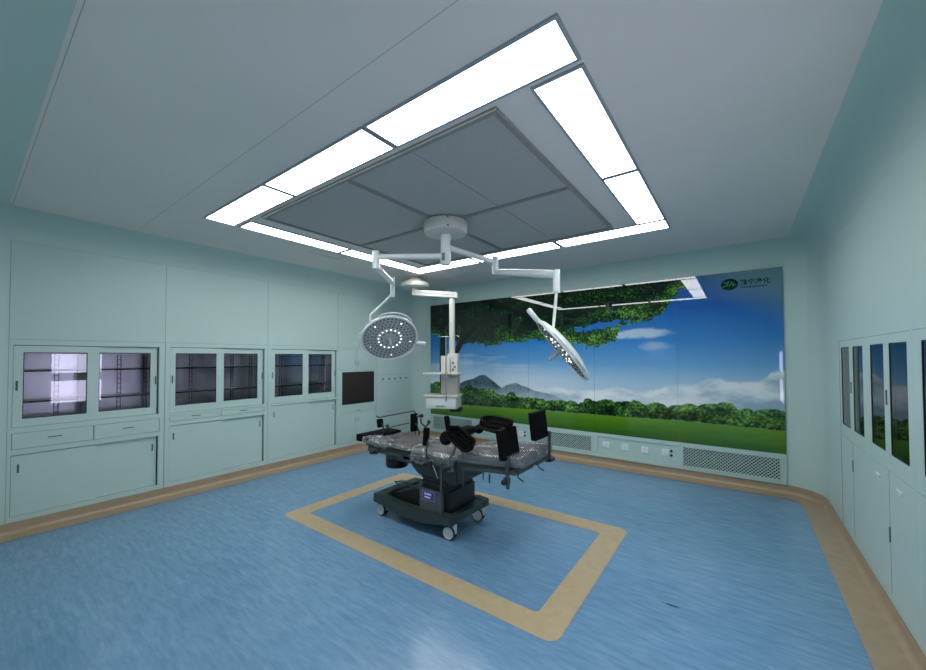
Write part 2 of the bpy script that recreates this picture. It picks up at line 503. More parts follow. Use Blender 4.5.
def pull(parent, x, y, z, w_, h_, name='handle'):
    """recessed pull: dark slot with a thin lip; x is the door face and the room lies towards +x"""
    bm = bm_new()
    e = 0.004
    box(bm, x - .001, x + .0015, y - w_ / 2, y + w_ / 2, z - h_ / 2, z + h_ / 2)
    o = obj(name, bm, GROOVE, parent)
    bm = bm_new(); box(bm, x, x + .006, y - w_ / 2 - e, y - w_ / 2 + e, z - h_ / 2, z + h_ / 2) if h_ > w_ else box(bm, x, x + .006, y - w_ / 2, y + w_ / 2, z - h_ / 2 - e, z - h_ / 2 + e)
    obj('lip', bm, CABP, parent)
    return o

DEPTH = 0.30
def cabinet(name, label, cat, y0, y1, group=None):
    t = thing(name, label, cat, (L, (y0 + y1) / 2, CZ0), group)
    return t

def glass_door(parent, x, oy0, oy1, oz0, oz1, gy0, gy1, gz0, gz1, hy, hz):
    bm = bm_new(); face_with_holes(bm, oy0, oy1, oz0, oz1, [(gy0, gy1, gz0, gz1)], x - 0.018, x)
    d = obj('glass_door', bm, CABP, parent)
    bm = bm_new(); box(bm, x - .012, x - .008, gy0, gy1, gz0, gz1); obj('pane', bm, GLASS, d)
    bm = bm_new(); e = .006
    face_with_holes(bm, gy0 - e * 0, gy1, gz0, gz1, [(gy0 + e, gy1 - e, gz0 + e, gz1 - e)], x - .008, x - .004)
    obj('gasket', bm, BLACKP, d)
    pull(d, x, hy, hz, .018, .085)
    return d

def cab_interior(parent, y0, y1, z0, z1, shelves, uprights):
    xb = L - DEPTH
    bm = bm_new()
    box(bm, xb - .01, xb, y0, y1, z0, z1)
    box(bm, xb, L - .03, y0 - .01, y0, z0, z1); box(bm, xb, L - .03, y1, y1 + .01, z0, z1)
    box(bm, xb, L - .03, y0, y1, z0 - .01, z0); box(bm, xb, L - .03, y0, y1, z1, z1 + .01)
    c = obj('steel_liner', bm, STEELD, parent)
    for z in shelves:
        bm = bm_new(); box(bm, xb + .02, L - .06, y0 + .01, y1 - .01, z - .009, z); sh = obj('shelf', bm, STEEL, parent)
        bm = bm_new(); box(bm, L - .06, L - .056, y0 + .01, y1 - .01, z - .016, z); obj('shelf_edge', bm, DARKIN, sh)
    for y in uprights:
        bm = bm_new()
        box(bm, xb, xb + .012, y - .016, y - .0125, z0, z1 - .08); box(bm, xb, xb + .012, y + .0125, y + .016, z0, z1 - .08)
        k = z0 + .03
        while k < z1 - .1:
            box(bm, xb, xb + .008, y - .0125, y + .0125, k, k + .006); k += .05
        obj('shelf_upright', bm, GREYP, parent)

def y_(v): return v * S

def glass_cab(label, y0, y1, oy0, oy1, zu0, zu1, split, g1, g2, h1, h2, zl0, zl1, drawers, lsplit, lower_front, hl=None):
    t = cabinet('glass_cabinet', label, 'cabinet', y_(y0), y_(y1))
    oy0, oy1, split, lsplit = y_(oy0), y_(oy1), y_(split), y_(lsplit)
    zu0, zu1, zl0, zl1 = zz(zu0), zz(zu1), zz(zl0), zz(zl1)
    holes = [(oy0, oy1, zu0, zu1), (oy0, oy1, zl0, zl1)]
    dh = [(y_(a), y_(b), zz(c), zz(d)) for a, b, c, d in drawers]
    bm = bm_new(); face_with_holes(bm, y_(y0) + .002, y_(y1) - .002, CZ0, CZ1, holes + dh, L - .03, L)
    obj('body', bm, CABP, t)
    # doors: left one in front
    glass_door(t, L - .006, oy0 + .003, split + .02, zu0 + .003, zu1 - .006, y_(g1[0]), y_(g1[1]), zz(.985), zz(1.555), y_(h1), zz(1.27))
    glass_door(t, L - .028, split - .02, oy1 - .012, zu0 + .003, zu1 - .006, y_(g2[0]), y_(g2[1]), zz(.988), zz(1.557), y_(h2), zz(1.27))
    ins0, ins1 = oy0 - .005, oy1 + .005
    cab_interior(t, ins0, ins1, zu0 - .0, zu1, [zz(1.40), zz(1.13)], [y_((g1[0] + g1[1]) / 2 + .03), y_((g2[0] + g2[1]) / 2 - .0), oy1 - .05])
    # drawers
    for (a, b, c, d) in dh:
        bm = bm_new(); box(bm, L - .025, L - .001, a + .003, b - .003, c + .003, d - .003, bev=.0015)
        dr = obj('drawer', bm, CABP, t)
        pull(dr, L - .001, (a + b) / 2, (c + d) / 2 + .005, .09, .012)
    # lower sliding doors
    bm = bm_new(); box(bm, L - .024, L - .008, oy0 + .003, lsplit + .015, zl0 + .003, zl1 - .006)
    d1 = obj('sliding_door', bm, CABP, t); pull(d1, L - .008, oy0 + .04, zl1 - .12, .018, .075)
    bm = bm_new(); box(bm, L - .046, L - .030, lsplit - .015, oy1 - .010, zl0 + .003, zl1 - .006)
    d2 = obj('sliding_door', bm, CABP, t); pull(d2, L - .030, oy1 - .045, zl1 - .12, .018, .075)
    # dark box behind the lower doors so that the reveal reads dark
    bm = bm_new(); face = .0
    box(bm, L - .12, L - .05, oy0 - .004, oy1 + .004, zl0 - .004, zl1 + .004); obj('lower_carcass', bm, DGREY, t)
    return t

glass_cab('glass-door cabinet at the left edge, bright light reflected in its left pane, two drawers below', .250, 1.316, .275, 1.266, .915, 1.618, .787,
          (.333, .726), (.808, 1.200), .297, 1.240, .168, .684, [(.277, .775, .730, .868), (.777, 1.275, .730, .868)], .787, True)
glass_cab('glass-door cabinet second from the left edge, with two very shallow drawers under the panes', 1.316, 2.396, 1.358, 2.357, .905, 1.620, 1.865,
          (1.411, 1.806), (1.893, 2.281), 1.380, 2.335, .174, .773, [(1.359, 1.858, .817, .880), (1.860, 2.357, .817, .880)], 1.865, True)
glass_cab('glass-door cabinet without drawers, directly left of the built-in warming cabinet', 2.396, 3.453, 2.445, 3.430, .900, 1.618, 2.953,
          (2.494, 2.883), (2.969, 3.362), 2.460, 3.410, .180, .873, [], 2.953, True)

# warming cabinet column
t = cabinet('warming_cabinet', 'built-in cabinet with a dark smoked glass door between cupboards and a drawer', 'cabinet', y_(3.453), CY1)
openings = [(3.472, 4.190, 1.300, 1.632), (3.530, 4.157, .767, 1.276), (3.483, 4.193, .620, .684), (3.483, 4.193, .170, .600)]
oo = [(y_(a), y_(b), zz(c), zz(d)) for a, b, c, d in openings]
bm = bm_new(); face_with_holes(bm, y_(3.453) + .002, CY1 - .002, CZ0, CZ1, oo, L - .03, L); obj('body', bm, CABP, t)
bm = bm_new(); box(bm, L - .12, L - .035, oo[0][0] - .01, oo[0][1] + .01, CZ0 + .02, CZ1 - .02); obj('carcass', bm, DGREY, t)
def hinged(a, b, c, d, hy, hz):
    o = bx('door', CABP, t, L - .02, L - .0005, a + .002, b - .002, c + .002, d - .002, bev=.001)
    pull(o, L - .0005, hy, hz, .014, .07); return o
ymid = y_(3.81)
hinged(oo[0][0], ymid, oo[0][2], oo[0][3], ymid - .03, zz(1.42)); hinged(ymid, oo[0][1], oo[0][2], oo[0][3], ymid + .03, zz(1.42))
hinged(oo[3][0], ymid, oo[3][2], oo[3][3], ymid - .03, zz(.52)); hinged(ymid, oo[3][1], oo[3][2], oo[3][3], ymid + .03, zz(.52))
o = bx('drawer', CABP, t, L - .02, L - .0005, oo[2][0] + .003, oo[2][1] - .003, oo[2][2] + .002, oo[2][3] - .002, bev=.001)
pull(o, L - .0005, y_(3.845), zz(.655), .07, .012)
o = bx('smoked_glass_door', SCREEN, t, L - .02, L + .004, oo[1][0] + .002, oo[1][1] - .002, oo[1][2] + .002, oo[1][3] - .002, bev=.003)
o['label'] = 'dark smoked glass door'
bm = bm_new(); box(bm, L + .004, L + .008, oo[1][0] + .1, oo[1][1] - .1, oo[1][2] + .03, oo[1][2] + .05); obj('handle', bm, BLACKP, o)
# gas outlets
GL = ['gas outlet nearest the smoked glass cabinet, first of the five on the wall panel',
      'second gas outlet counted from the smoked glass cabinet', 'middle one of the five small gas outlets in a row',
      'fourth gas outlet counted from the smoked glass cabinet', 'gas outlet nearest the room corner and mural, last of five']
def outlet(y, label):
    t = thing('gas_outlet', label, 'gas outlet', (L, y, zz(1.132)), 'gas outlets in a row on the wall panel')
    M = Matrix.Translation((L, y, zz(1.132))) @ Matrix.Rotation(math.pi / 2, 4, 'Y')
    bm = bm_new(); box(bm, L, L + .006, y - .03, y + .03, zz(1.132) - .033, zz(1.132) + .033, bev=.002); obj('plate', bm, CABP, t)
    bm = bm_new(); lathe(bm, [(0, .02), (.012, .02), (.015, .017), (.016, .004), (.02, .0)], M, 20); obj('socket', bm, GREYP, t, 40)
    return t
o0 = outlet(4.346 * S, GL[0])
for y, lb in zip((4.487, 4.624, 4.755, 4.899), GL[1:]):
    c = o0.copy(); COL.objects.link(c); c.location.y = y * S; c['label'] = lb
    for ch in o0.children:
        d = ch.copy(); COL.objects.link(d); d.parent = c

# ------------------------------------------------------------------ right wall cabinets
def right_cab(label, y0, y1, panes, low_handle, drawer_handle):
    y0, y1 = y0 * S, y1 * S
    ztop, zb = zz(1.625), zz(.862)
    t = thing('wall_cabinet', label, 'cabinet', (R, (y0 + y1) / 2, CZ0), 'cabinets set in the right wall')
    hs = [(a * S, b * S, zz(.955), zz(1.573)) for a, b in panes]
    bm = bm_new(); face_with_holes(bm, y0 + .0006, y1 - .0006, CZ0, zz(1.64), hs, R, R + .03); obj('body', bm, CABP, t)
    for h in hs:
        bm = bm_new(); box(bm, R + .004, R + .008, h[0], h[1], h[2], h[3]); o = obj('pane', bm, GLASSR, t)
        bm = bm_new(); face_with_holes(bm, h[0], h[1], h[2], h[3], [(h[0] + .006, h[1] - .006, h[2] + .006, h[3] - .006)], R + .001, R + .004); obj('gasket', bm, BLACKP, o)
    bm = bm_new(); box(bm, R + .33, R + .34, y0, y1, zz(.9), ztop); box(bm, R + .03, R + .34, y0 + .003, y0 + .008, zz(.9), ztop); box(bm, R + .03, R + .34, y1 - .008, y1 - .003, zz(.9), ztop)
    box(bm, R + .03, R + .34, y0, y1, zz(.89), zz(.9)); box(bm, R + .03, R + .34, y0, y1, ztop, ztop + .01)
    for z in (1.13, 1.38): box(bm, R + .06, R + .33, y0 + .01, y1 - .01, zz(z), zz(z) + .006)
    obj('inner_shelving', bm, DARKIN, t)
    bm = bm_new(); ym = (hs[0][1] + hs[1][0]) / 2
    bm.free()
    for q in ((y0 + .02, y1 - .02, ztop - .002, ztop + .002), (y0 + .02, y1 - .02, zb - .0015, zb + .0015), (ym - .0012, ym + .0012, SK + .05, zb)):
        bx('door_gap', SEAMC, t, R - .0015, R + .001, *q)
    bx('handle', GREYP, t, R - .006, R, ym - .005, ym + .005, zz(1.225), zz(1.31)); bx('handle', GREYP, t, R - .006, R, ym - .005, ym + .005, zz(low_handle), zz(low_handle) + .085)
    for yy in drawer_handle: bx('cup_pull', WHITE, t, R - .008, R, yy * S - .04, yy * S + .04, zz(.775), zz(.795), bev=.003)
right_cab('wall cabinet with one grey and one dark narrow pane, nearest the mural', 3.52, 4.335, [(3.615, 3.890), (3.998, 4.269)], .647, [])
right_cab('wall cabinet with dark panes between its two neighbours, two small white pulls below', 2.72, 3.52, [(2.789, 3.068), (3.165, 3.437)], .461, [2.937, 3.315])
right_cab('wall cabinet with a dark pane cut off by the right edge of the view', 1.905, 2.72, [(1.96, 2.235), (2.332, 2.607)], .461, [2.14, 2.50])

# film viewers further along the right wall (their glow shows in the cabinet glass and in the mural)
def viewer(z0, z1, label):
    t = thing('film_viewer', label, 'film viewer', (R, 1.45 * S, zz(z0)), 'lit film viewers on the right wall')
    y0, y1 = 1.06 * S, 1.76 * S
    z0, z1 = zz(z0), zz(z1)
    bm = bm_new(); face_with_holes(bm, y0 - .03, y1 + .03, z0 - .03, z1 + .03, [(y0, y1, z0, z1)], R - .04, R - .001); obj('casing', bm, WHITE, t)
    for a, b in ((y0, (y0 + y1) / 2 - .004), ((y0 + y1) / 2 + .004, y1)):
        bm = bm_new(); box(bm, R - .034, R - .03, a, b, z0, z1); obj('lit_screen', bm, VIEW, t)
viewer(1.225, 1.59, 'upper lit film viewer on the right wall, seen only as a reflection in glass')
viewer(.655, 1.07, 'lower lit film viewer on the right wall, seen only as a reflection in glass')

# ------------------------------------------------------------------ landscape mural on the back wall
MX0, MX1, MZ0, MZ1 = -4.672, 0.392, 0.452, 2.474
NX, NZ = 860, 344
rng = np.random.RandomState(3)
def vnoise(x, y, seed):
    r = np.random.RandomState(seed).rand(256, 256)
    xi = np.floor(x).astype(int); yi = np.floor(y).astype(int)
    fx = x - xi; fy = y - yi; fx = fx * fx * (3 - 2 * fx); fy = fy * fy * (3 - 2 * fy)
    g_ = lambda a, b: r[a % 256, b % 256]
    return (g_(xi, yi) * (1 - fx) + g_(xi + 1, yi) * fx) * (1 - fy) + (g_(xi, yi + 1) * (1 - fx) + g_(xi + 1, yi + 1) * fx) * fy
def fbm(x, y, seed, o=5):
    s = 0; a = 1; t = 0
    for i in range(o):
        s = s + a * vnoise(x * 2 ** i + 17 * i, y * 2 ** i + 31 * i, seed + i); t += a; a *= 0.55
    return s / t
def sstep(a, b, x):
    t = np.clip((x - a) / (b - a), 0, 1); return t * t * (3 - 2 * t)
xs_ = np.linspace(MX0, MX1, NX); zs_ = np.linspace(MZ0, MZ1, NZ)
X, Z = np.meshgrid(xs_, zs_, indexing='ij')
def C(*c): return np.array(lin(c))
def mixc(img, col, a): return img * (1 - a[..., None]) + col * a[..., None]
def ramp(v, stops):
    o = np.zeros(v.shape + (3,))
    p = [s[0] for s in stops]; c = np.array([C(*s[1]) for s in stops])
    for k in range(3): o[..., k] = np.interp(v, p, c[:, k])
    return o
img = ramp(Z, [(0.8, (206, 222, 232)), (1.15, (172, 204, 228)), (1.4, (104, 164, 214)), (1.7, (50, 130, 200)), (2.1, (24, 100, 182)), (2.5, (34, 94, 164))])
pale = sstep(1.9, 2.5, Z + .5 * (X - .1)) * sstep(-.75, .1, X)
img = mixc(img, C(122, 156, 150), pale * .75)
# broad pale haze low on the left
hz_ = sstep(1.5, 1.0, Z) * sstep(-1.2, -2.6, X) * (0.45 + 0.5 * fbm(X * 0.9, Z * 3, 40))
img = mixc(img, C(214, 224, 232), np.clip(hz_, 0, 1))
st = sstep(0.50, 0.72, fbm(X * 0.9 + 3, Z * 6, 51)) * sstep(1.9, 1.5, Z) * sstep(1.05, 1.25, Z) * sstep(-1.5, -2.3, X)
img = mixc(img, C(190, 212, 228), st * 0.6)
def band(x, pts): return np.interp(x, [p[0] for p in pts], [p[1] for p in pts])
# cumulus bank
top = band(X, [(-4.7, 1.05), (-3.2, 1.05), (-2.3, 1.06), (-1.75, 1.03), (-1.35, 1.11), (-1.0, 1.06), (-.75, 1.16), (-.45, 1.17), (-.25, 1.27), (.02, 1.24), (.15, 1.24), (.28, 1.33), (.4, 1.35)]) + 0.09 * (fbm(X * 5, Z * 5, 60) - .5) + 0.03 * (fbm(X * 18, Z * 18, 61) - .5)
cb = sstep(0.0, 0.05, top - Z) * sstep(-3.0, -1.9, X)
shade = fbm(X * 3.2, Z * 6.5, 63)
ccol = ramp(shade + 0.9 * np.clip(0.16 - (top - Z), -.3, .2), [(0.20, (150, 176, 196)), (0.38, (196, 212, 222)), (0.54, (230, 236, 240)), (0.8, (246, 249, 250))])
img = img * (1 - cb[..., None] * .92) + ccol * cb[..., None] * .92
# single cloud in mid sky
def puff(cx, cz, rx, rz, seed, s=1.0):
    d = ((X - cx) / rx) ** 2 + ((Z - cz) / rz) ** 2
    return sstep(1.1, 0.1, d + 1.1 * (fbm(X * 5, Z * 9, seed) - .5)) * s
cl = np.maximum(puff(-.98, 1.80, .34, .075, 70), puff(-1.28, 1.79, .10, .05, 71))
cl = np.maximum(cl, puff(-.86, 1.64, .22, .07, 72, .35))
img = mixc(img, C(190, 214, 230), np.clip(cl, 0, .85))
# mountains with mist
for pts, col in (([(-4.25, .86), (-4.0, 1.03), (-3.85, 1.10), (-3.70, 1.13), (-3.56, 1.20), (-3.44, 1.21), (-3.30, 1.12), (-3.12, 1.0), (-2.9, .92), (-2.6, .84)], (66, 92, 108)),
                 ([(-3.2, .98), (-3.05, 1.04), (-2.95, 1.085), (-2.86, 1.10), (-2.72, 1.045), (-2.55, 1.0), (-2.35, .96), (-2.1, .9)], (112, 136, 150))):
    mt = band(X, [(-4.7, .5)] + pts + [(.4, .5)]) + .035 * (fbm(X * 9, Z * 3, 80) - .5)
    m_ = sstep(-.004, .012, mt - Z) * sstep(pts[0][0] - .02, pts[0][0] + .05, X) * sstep(pts[-1][0] + .02, pts[-1][0] - .2, X)
    base = ramp(fbm(X * 14, Z * 14, 82), [(.3, tuple(int(c * .8) for c in col)), (.7, tuple(min(255, int(c * 1.15)) for c in col))])
    mist = sstep(1.06, .84, Z) * .75
    base = base * (1 - mist[..., None]) + C(176, 194, 206) * mist[..., None]
    img = img * (1 - m_[..., None]) + base * m_[..., None]
# grass
gl_ = band(X, [(-4.7, .655), (-3.8, .672), (-2.5, .702), (-1.5, .705), (-.6, .722), (.4, .706)])
gm = sstep(-.003, .006, gl_ - Z)
gcol = ramp(np.clip((gl_ - Z) / .26, 0, 1) + .16 * (fbm(X * 2, Z * 14, 90) - .5), [(0, (104, 148, 40)), (.35, (84, 132, 30)), (.8, (62, 108, 26)), (1.1, (50, 92, 22))])
gcol = gcol * (0.9 + .2 * fbm(X * 40, Z * 60, 91))[..., None]
img = img * (1 - gm[..., None]) + gcol * gm[..., None]
# hedge of bushes
bt = band(X, [(-4.7, .98), (-4.4, .99), (-4.2, .95), (-3.8, .965), (-3.5, .93), (-3.2, .87), (-2.9, .86), (-2.5, .83), (-2.1, .825), (-1.7, .86), (-1.35, .855), (-1.0, .87), (-.75, .84), (-.5, .87), (-.2, .90), (0, .89), (.4, .87)])
lob = np.zeros_like(X) - 1
for i in range(46):
    cx = MX0 + (MX1 - MX0) * (i + rng.rand() * .8) / 46
    b0 = float(np.interp(cx, xs_, bt[:, 0])); rr = .05 + .05 * rng.rand()
    lob = np.maximum(lob, 1 - np.sqrt(((X - cx) / (rr * 1.35)) ** 2 + ((Z - (b0 - .04 + .03 * (rng.rand() - .5))) / rr) ** 2) + .35 * (fbm(X * 16, Z * 16, 100) - .5))
for cx, cz, rr in ((-.33, .86, .085), (-.13, .88, .10), (-1.72, .84, .075), (-1.10, .83, .10), (-2.95, .86, .09), (-3.35, .88, .10), (-3.78, .9, .12), (-4.55, .92, .11), (-2.42, .80, .07)):
    lob = np.maximum(lob, 1 - np.sqrt(((X - cx) / rr) ** 2 + ((Z - cz) / rr) ** 2) + .35 * (fbm(X * 16, Z * 16, 101) - .5))
low = sstep(0, .02, (bt - .06 + .04 * (fbm(X * 8, Z * 8, 102) - .5)) - Z)
hm = np.maximum(sstep(-.04, .05, lob), low) * (Z > gl_ - .004 + .012 * (fbm(X * 20, Z * 2, 104) - .5))
tone = fbm(X * 50, Z * 56, 105, 3) * .55 + .50 * fbm(X * 5.5, Z * 8, 106, 3) - .03 + .6 * (Z - (bt - .09))
hcol = ramp(tone, [(.34, (12, 36, 18)), (.46, (30, 66, 30)), (.56, (58, 102, 44)), (.68, (106, 150, 66)), (.8, (150, 186, 96))])
img = img * (1 - hm[..., None]) + hcol * hm[..., None]
# tree: trunk, limbs, canopy
def limb(pts, w0, w1):
    m_ = np.zeros_like(X); n = len(pts) - 1
    for i in range(n):
        (x0, z0), (x1, z1) = pts[i], pts[i + 1]
        dx, dz = x1 - x0, z1 - z0
        t_ = np.clip(((X - x0) * dx + (Z - z0) * dz) / (dx * dx + dz * dz), 0, 1)
        d = np.hypot(X - x0 - t_ * dx, Z - z0 - t_ * dz)
        wd = w0 + (w1 - w0) * (i + t_) / n
        m_ = np.maximum(m_, sstep(.006, -.006, d - wd - .012 * (fbm(X * 20, Z * 20, 110) - .5)))
    return m_
cbm = band(X, [(-4.7, 1.98), (-4.45, 1.88), (-4.2, 1.84), (-4.05, 1.76), (-3.8, 1.74), (-3.4, 1.70), (-3.2, 1.69), (-3.0, 1.74), (-2.7, 1.75), (-2.45, 1.74), (-2.2, 1.72), (-1.9, 1.66), (-1.65, 1.65), (-1.45, 1.68), (-1.33, 1.74), (-1.28, 1.90), (-1.1, 1.93), (-.9, 1.98), (-.78, 2.05), (-.72, 2.15), (-.66, 2.25), (-.52, 2.33), (-.47, 2.42), (-.42, 2.6)])
canopy = Z - cbm + .15 * (fbm(X * 7, Z * 12, 120) - .5) + .13 * (fbm(X * 46, Z * 54, 121, 3) - .5)
gap = sstep(.0, -.4, ((X + 1.58) / .42) ** 2 + ((Z - 1.925 - .10 * (X + 1.62)) / .06) ** 2 - 1 + 3.0 * (fbm(X * 16, Z * 20, 122) - .42))
cm = sstep(-.008, .012, canopy) * (1 - gap)
edge = np.clip(canopy / .35, 0, 1)
tn = fbm(X * 60, Z * 70, 123, 3) * .62 + fbm(X * 5, Z * 9, 124) * .38 - .17 * edge + .10 * sstep(-3.2, -1.2, X) - .035
tcol = ramp(tn, [(.28, (4, 16, 10)), (.38, (12, 38, 22)), (.48, (26, 68, 30)), (.57, (60, 116, 34)), (.66, (110, 164, 50)), (.8, (170, 205, 110))])
sky_peek = sstep(.66, .72, fbm(X * 26, Z * 26, 126)) * .5
trunk = np.maximum.reduce([limb([(-4.36, 1.0), (-4.37, 1.6), (-4.36, 2.0), (-4.30, 2.5)], .085, .06), limb([(-4.30, 1.15), (-4.13, 1.50), (-3.92, 1.82), (-3.62, 2.03), (-3.2, 2.16), (-2.8, 2.2)], .075, .03), limb([(-4.36, 1.95), (-4.55, 2.2), (-4.68, 2.4)], .035, .02)])
tb = ramp(fbm(X * 30, Z * 6, 130), [(.3, (8, 12, 12)), (.6, (22, 26, 22)), (.8, (40, 42, 34))])
img = img * (1 - cm[..., None]) + tcol * cm[..., None]
tr2 = trunk * np.where(Z > 1.9, (fbm(X * 14, Z * 14, 131) > .42) * .85, 1)
img = img * (1 - tr2[..., None]) + tb * tr2[..., None]
img = np.clip(img, 0, 1)

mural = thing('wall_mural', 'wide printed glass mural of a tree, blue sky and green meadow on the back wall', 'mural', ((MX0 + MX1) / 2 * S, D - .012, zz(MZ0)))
joints = [0, 172, 344, 516, 688, NX - 1]
for a, b in zip(joints, joints[1:]):
    n1_, n2_ = b - a + 1, NZ
    xx = xs_[a:b + 1] * S; xx = xx.copy(); xx[0] += .0012; xx[-1] -= .0012
    zv = 1.5 + (zs_ - 1.5) * S
    XX, ZZ = np.meshgrid(xx, zv, indexing='ij')
    co = np.stack([XX.ravel() - mural.location.x, np.full(XX.size, D - .018 - mural.location.y), ZZ.ravel() - mural.location.z], 1)
    me = bpy.data.meshes.new('glass_panel')
    idx = np.arange(n1_ * n2_).reshape(n1_, n2_)
    q = np.stack([idx[:-1, :-1], idx[1:, :-1], idx[1:, 1:], idx[:-1, 1:]], -1).reshape(-1, 4)
    # back sheet and edges give the pane its thickness
    c0 = len(co)
    lx, hx, lz, hz2 = xx[0] - mural.location.x, xx[-1] - mural.location.x, zv[0] - mural.location.z, zv[-1] - mural.location.z
    yf, yb = D - .018 - mural.location.y, D - .004 - mural.location.y
    extra = [(lx, yb, lz), (hx, yb, lz), (hx, yb, hz2), (lx, yb, hz2)]
    cf = [idx[0, 0], idx[-1, 0], idx[-1, -1], idx[0, -1]]
    faces = q.tolist() + [[c0, c0 + 3, c0 + 2, c0 + 1]] + [[int(cf[i]), c0 + i, c0 + (i + 1) % 4, int(cf[(i + 1) % 4])] for i in range(4)]
    me.from_pydata(np.vstack([co, extra]).tolist(), [], faces)
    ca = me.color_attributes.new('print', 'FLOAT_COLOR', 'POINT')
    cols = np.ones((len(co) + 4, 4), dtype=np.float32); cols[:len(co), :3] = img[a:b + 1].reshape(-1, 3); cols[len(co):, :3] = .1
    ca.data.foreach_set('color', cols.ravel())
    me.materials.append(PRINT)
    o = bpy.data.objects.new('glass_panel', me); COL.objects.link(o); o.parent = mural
# maker's logo printed top right
yl = D - .0186
bm = bm_new()
cx, cz = -0.078 * S, zz(2.334)
lathe(bm, [(0, 0), (.083, 0), (.083, .0004), (0, .0004)], Matrix.Translation((cx, yl, cz)) @ Matrix.Rotation(math.pi / 2, 4, 'X') @ Matrix.Diagonal((1, .82, 1, 1)), 40)
em = obj('logo_emblem', bm, GREENINK, mural)
bm = bm_new()
def stroke(pts, w_):
    for (x0, z0), (x1, z1) in zip(pts, pts[1:]):
        d = Vector((x1 - x0, z1 - z0)); n_ = Vector((-d.y, d.x)).normalized() * w_ / 2; e_ = d.normalized() * w_ / 3
        P_ = [(x0 + n_.x - e_.x, z0 + n_.y - e_.y), (x1 + n_.x + e_.x, z1 + n_.y + e_.y), (x1 - n_.x + e_.x, z1 - n_.y + e_.y), (x0 - n_.x - e_.x, z0 - n_.y - e_.y)]
        prism(bm, [(cx + p[0], cz + p[1]) for p in P_], 1, yl - .0012, yl - .0006)
stroke([(-.052, .030), (-.034, .018), (-.014, .022)], .013); stroke([(-.002, .040), (-.026, -.012), (-.062, -.022)], .013)
stroke([(-.004, -.022), (.016, .010), (.022, .026)], .012); stroke([(.016, .008), (.036, .014), (.040, .004), (.030, -.016)], .012); stroke([(.036, -.018), (.062, -.008)], .012)
obj('logo_mark', bm, PALEINK, em)
def text(body_, x, z, size, m, parent, name, y, sx=1.0):
    cu = bpy.data.curves.new(name, 'FONT'); cu.body = body_; cu.size = size; cu.extrude = .0003; cu.offset = size * .016
    cu.materials.append(m)
    o = bpy.data.objects.new(name, cu); COL.objects.link(o); o.parent = parent
    o.location = Vector((x, y, z)) - root_loc(parent)
    o.rotation_euler = (math.pi / 2, 0, 0)
    bpy.context.view_layer.update()
    me = bpy.data.meshes.new_from_object(o.evaluated_get(bpy.context.evaluated_depsgraph_get()))
    me.transform(Matrix.Translation(o.location) @ Matrix.Rotation(math.pi / 2, 4, 'X'))
    bpy.data.objects.remove(o)
    o = bpy.data.objects.new(name, me); COL.objects.link(o); o.parent = parent
    return o
text('\u96c5\u5b81\u51c0\u5316', 0.020 * S, zz(2.320), .069, GREENINK, mural, 'logo_lettering', yl - .0006, .98)
text('YANING JINGHUA', 0.022 * S, zz(2.277), .030, GREENINK, mural, 'logo_lettering', yl - .0006, .98)

# ------------------------------------------------------------------ band under the mural: grilles and socket panels
band_t = bm_new()
holes = [(-4.62, -3.703, .165, .432), (-3.630, -2.651, .165, .412), (-2.560, -1.665, .165, .405), (-1.597, -.640, .160, .402), (-.585, .360, .155, .415)]
hh = [(a * S, b * S, zz(c), zz(d)) for a, b, c, d in holes]
def slab_y(bm, x0, x1, z0, z1, holes, ya, yb):
    t = bm_new(); face_with_holes(t, x0, x1, z0, z1, holes, ya, yb)
    for v in t.verts: v.co = Vector((v.co.y, v.co.x, v.co.z))
    merge(bm, t)
slab_y(band_t, MX0 * S, MX1 * S, SK, zz(MZ0) - .002, hh, D - .022, D - .001)
struct('trim_3', band_t, CABP)
def vent(i, label):
    x0, x1, z0, z1 = hh[i]
    t = thing('vent_grille', label, 'vent', ((x0 + x1) / 2, D, z0), 'perforated return-air grilles under the mural')
    bx('backing', VENTB, t, x0, x1, D - .004, D - .001, z0, z1)
    bm = bm_new(); slab_y(bm, x0 + .001, x1 - .001, z0 + .001, z1 - .001, [(x0 + .02, x1 - .02, z0 + .02, z1 - .02)], D - .027, D - .012); obj('frame', bm, CABP, t)
    bm = bm_new(); a0, a1, c0, c1 = x0 + .018, x1 - .018, z0 + .018, z1 - .018
    hgt = c1 - c0; st = .036; wd = .0052; y = D - .016
    k = a0 - hgt
    while k < a1:
        for s_ in (1, -1):
            # a diagonal bar clipped to the opening
            xa, xb = k, k + hgt; ta, tb_ = 0.0, 1.0
            if xa < a0: ta = (a0 - xa) / hgt
            if xb > a1: tb_ = (a1 - xa) / hgt
            if tb_ - ta > .02:
                p0 = (xa + ta * hgt, c0 + ta * hgt if s_ > 0 else c1 - ta * hgt); p1 = (xa + tb_ * hgt, c0 + tb_ * hgt if s_ > 0 else c1 - tb_ * hgt)
                prism(bm, [(p0[0], p0[1] - wd), (p1[0], p1[1] - wd), (p1[0], p1[1] + wd), (p0[0], p0[1] + wd)], 1, y - (.001 if s_ > 0 else 0), y + .002)
        k += st
    obj('perforated_sheet', bm, CABP, t)
vent(0, 'perforated grille under the mural at its left end, behind the operating table')
vent(2, 'perforated grille under the mural between the two socket panels')
vent(4, 'perforated grille under the mural at its right end, nearest the room corner')
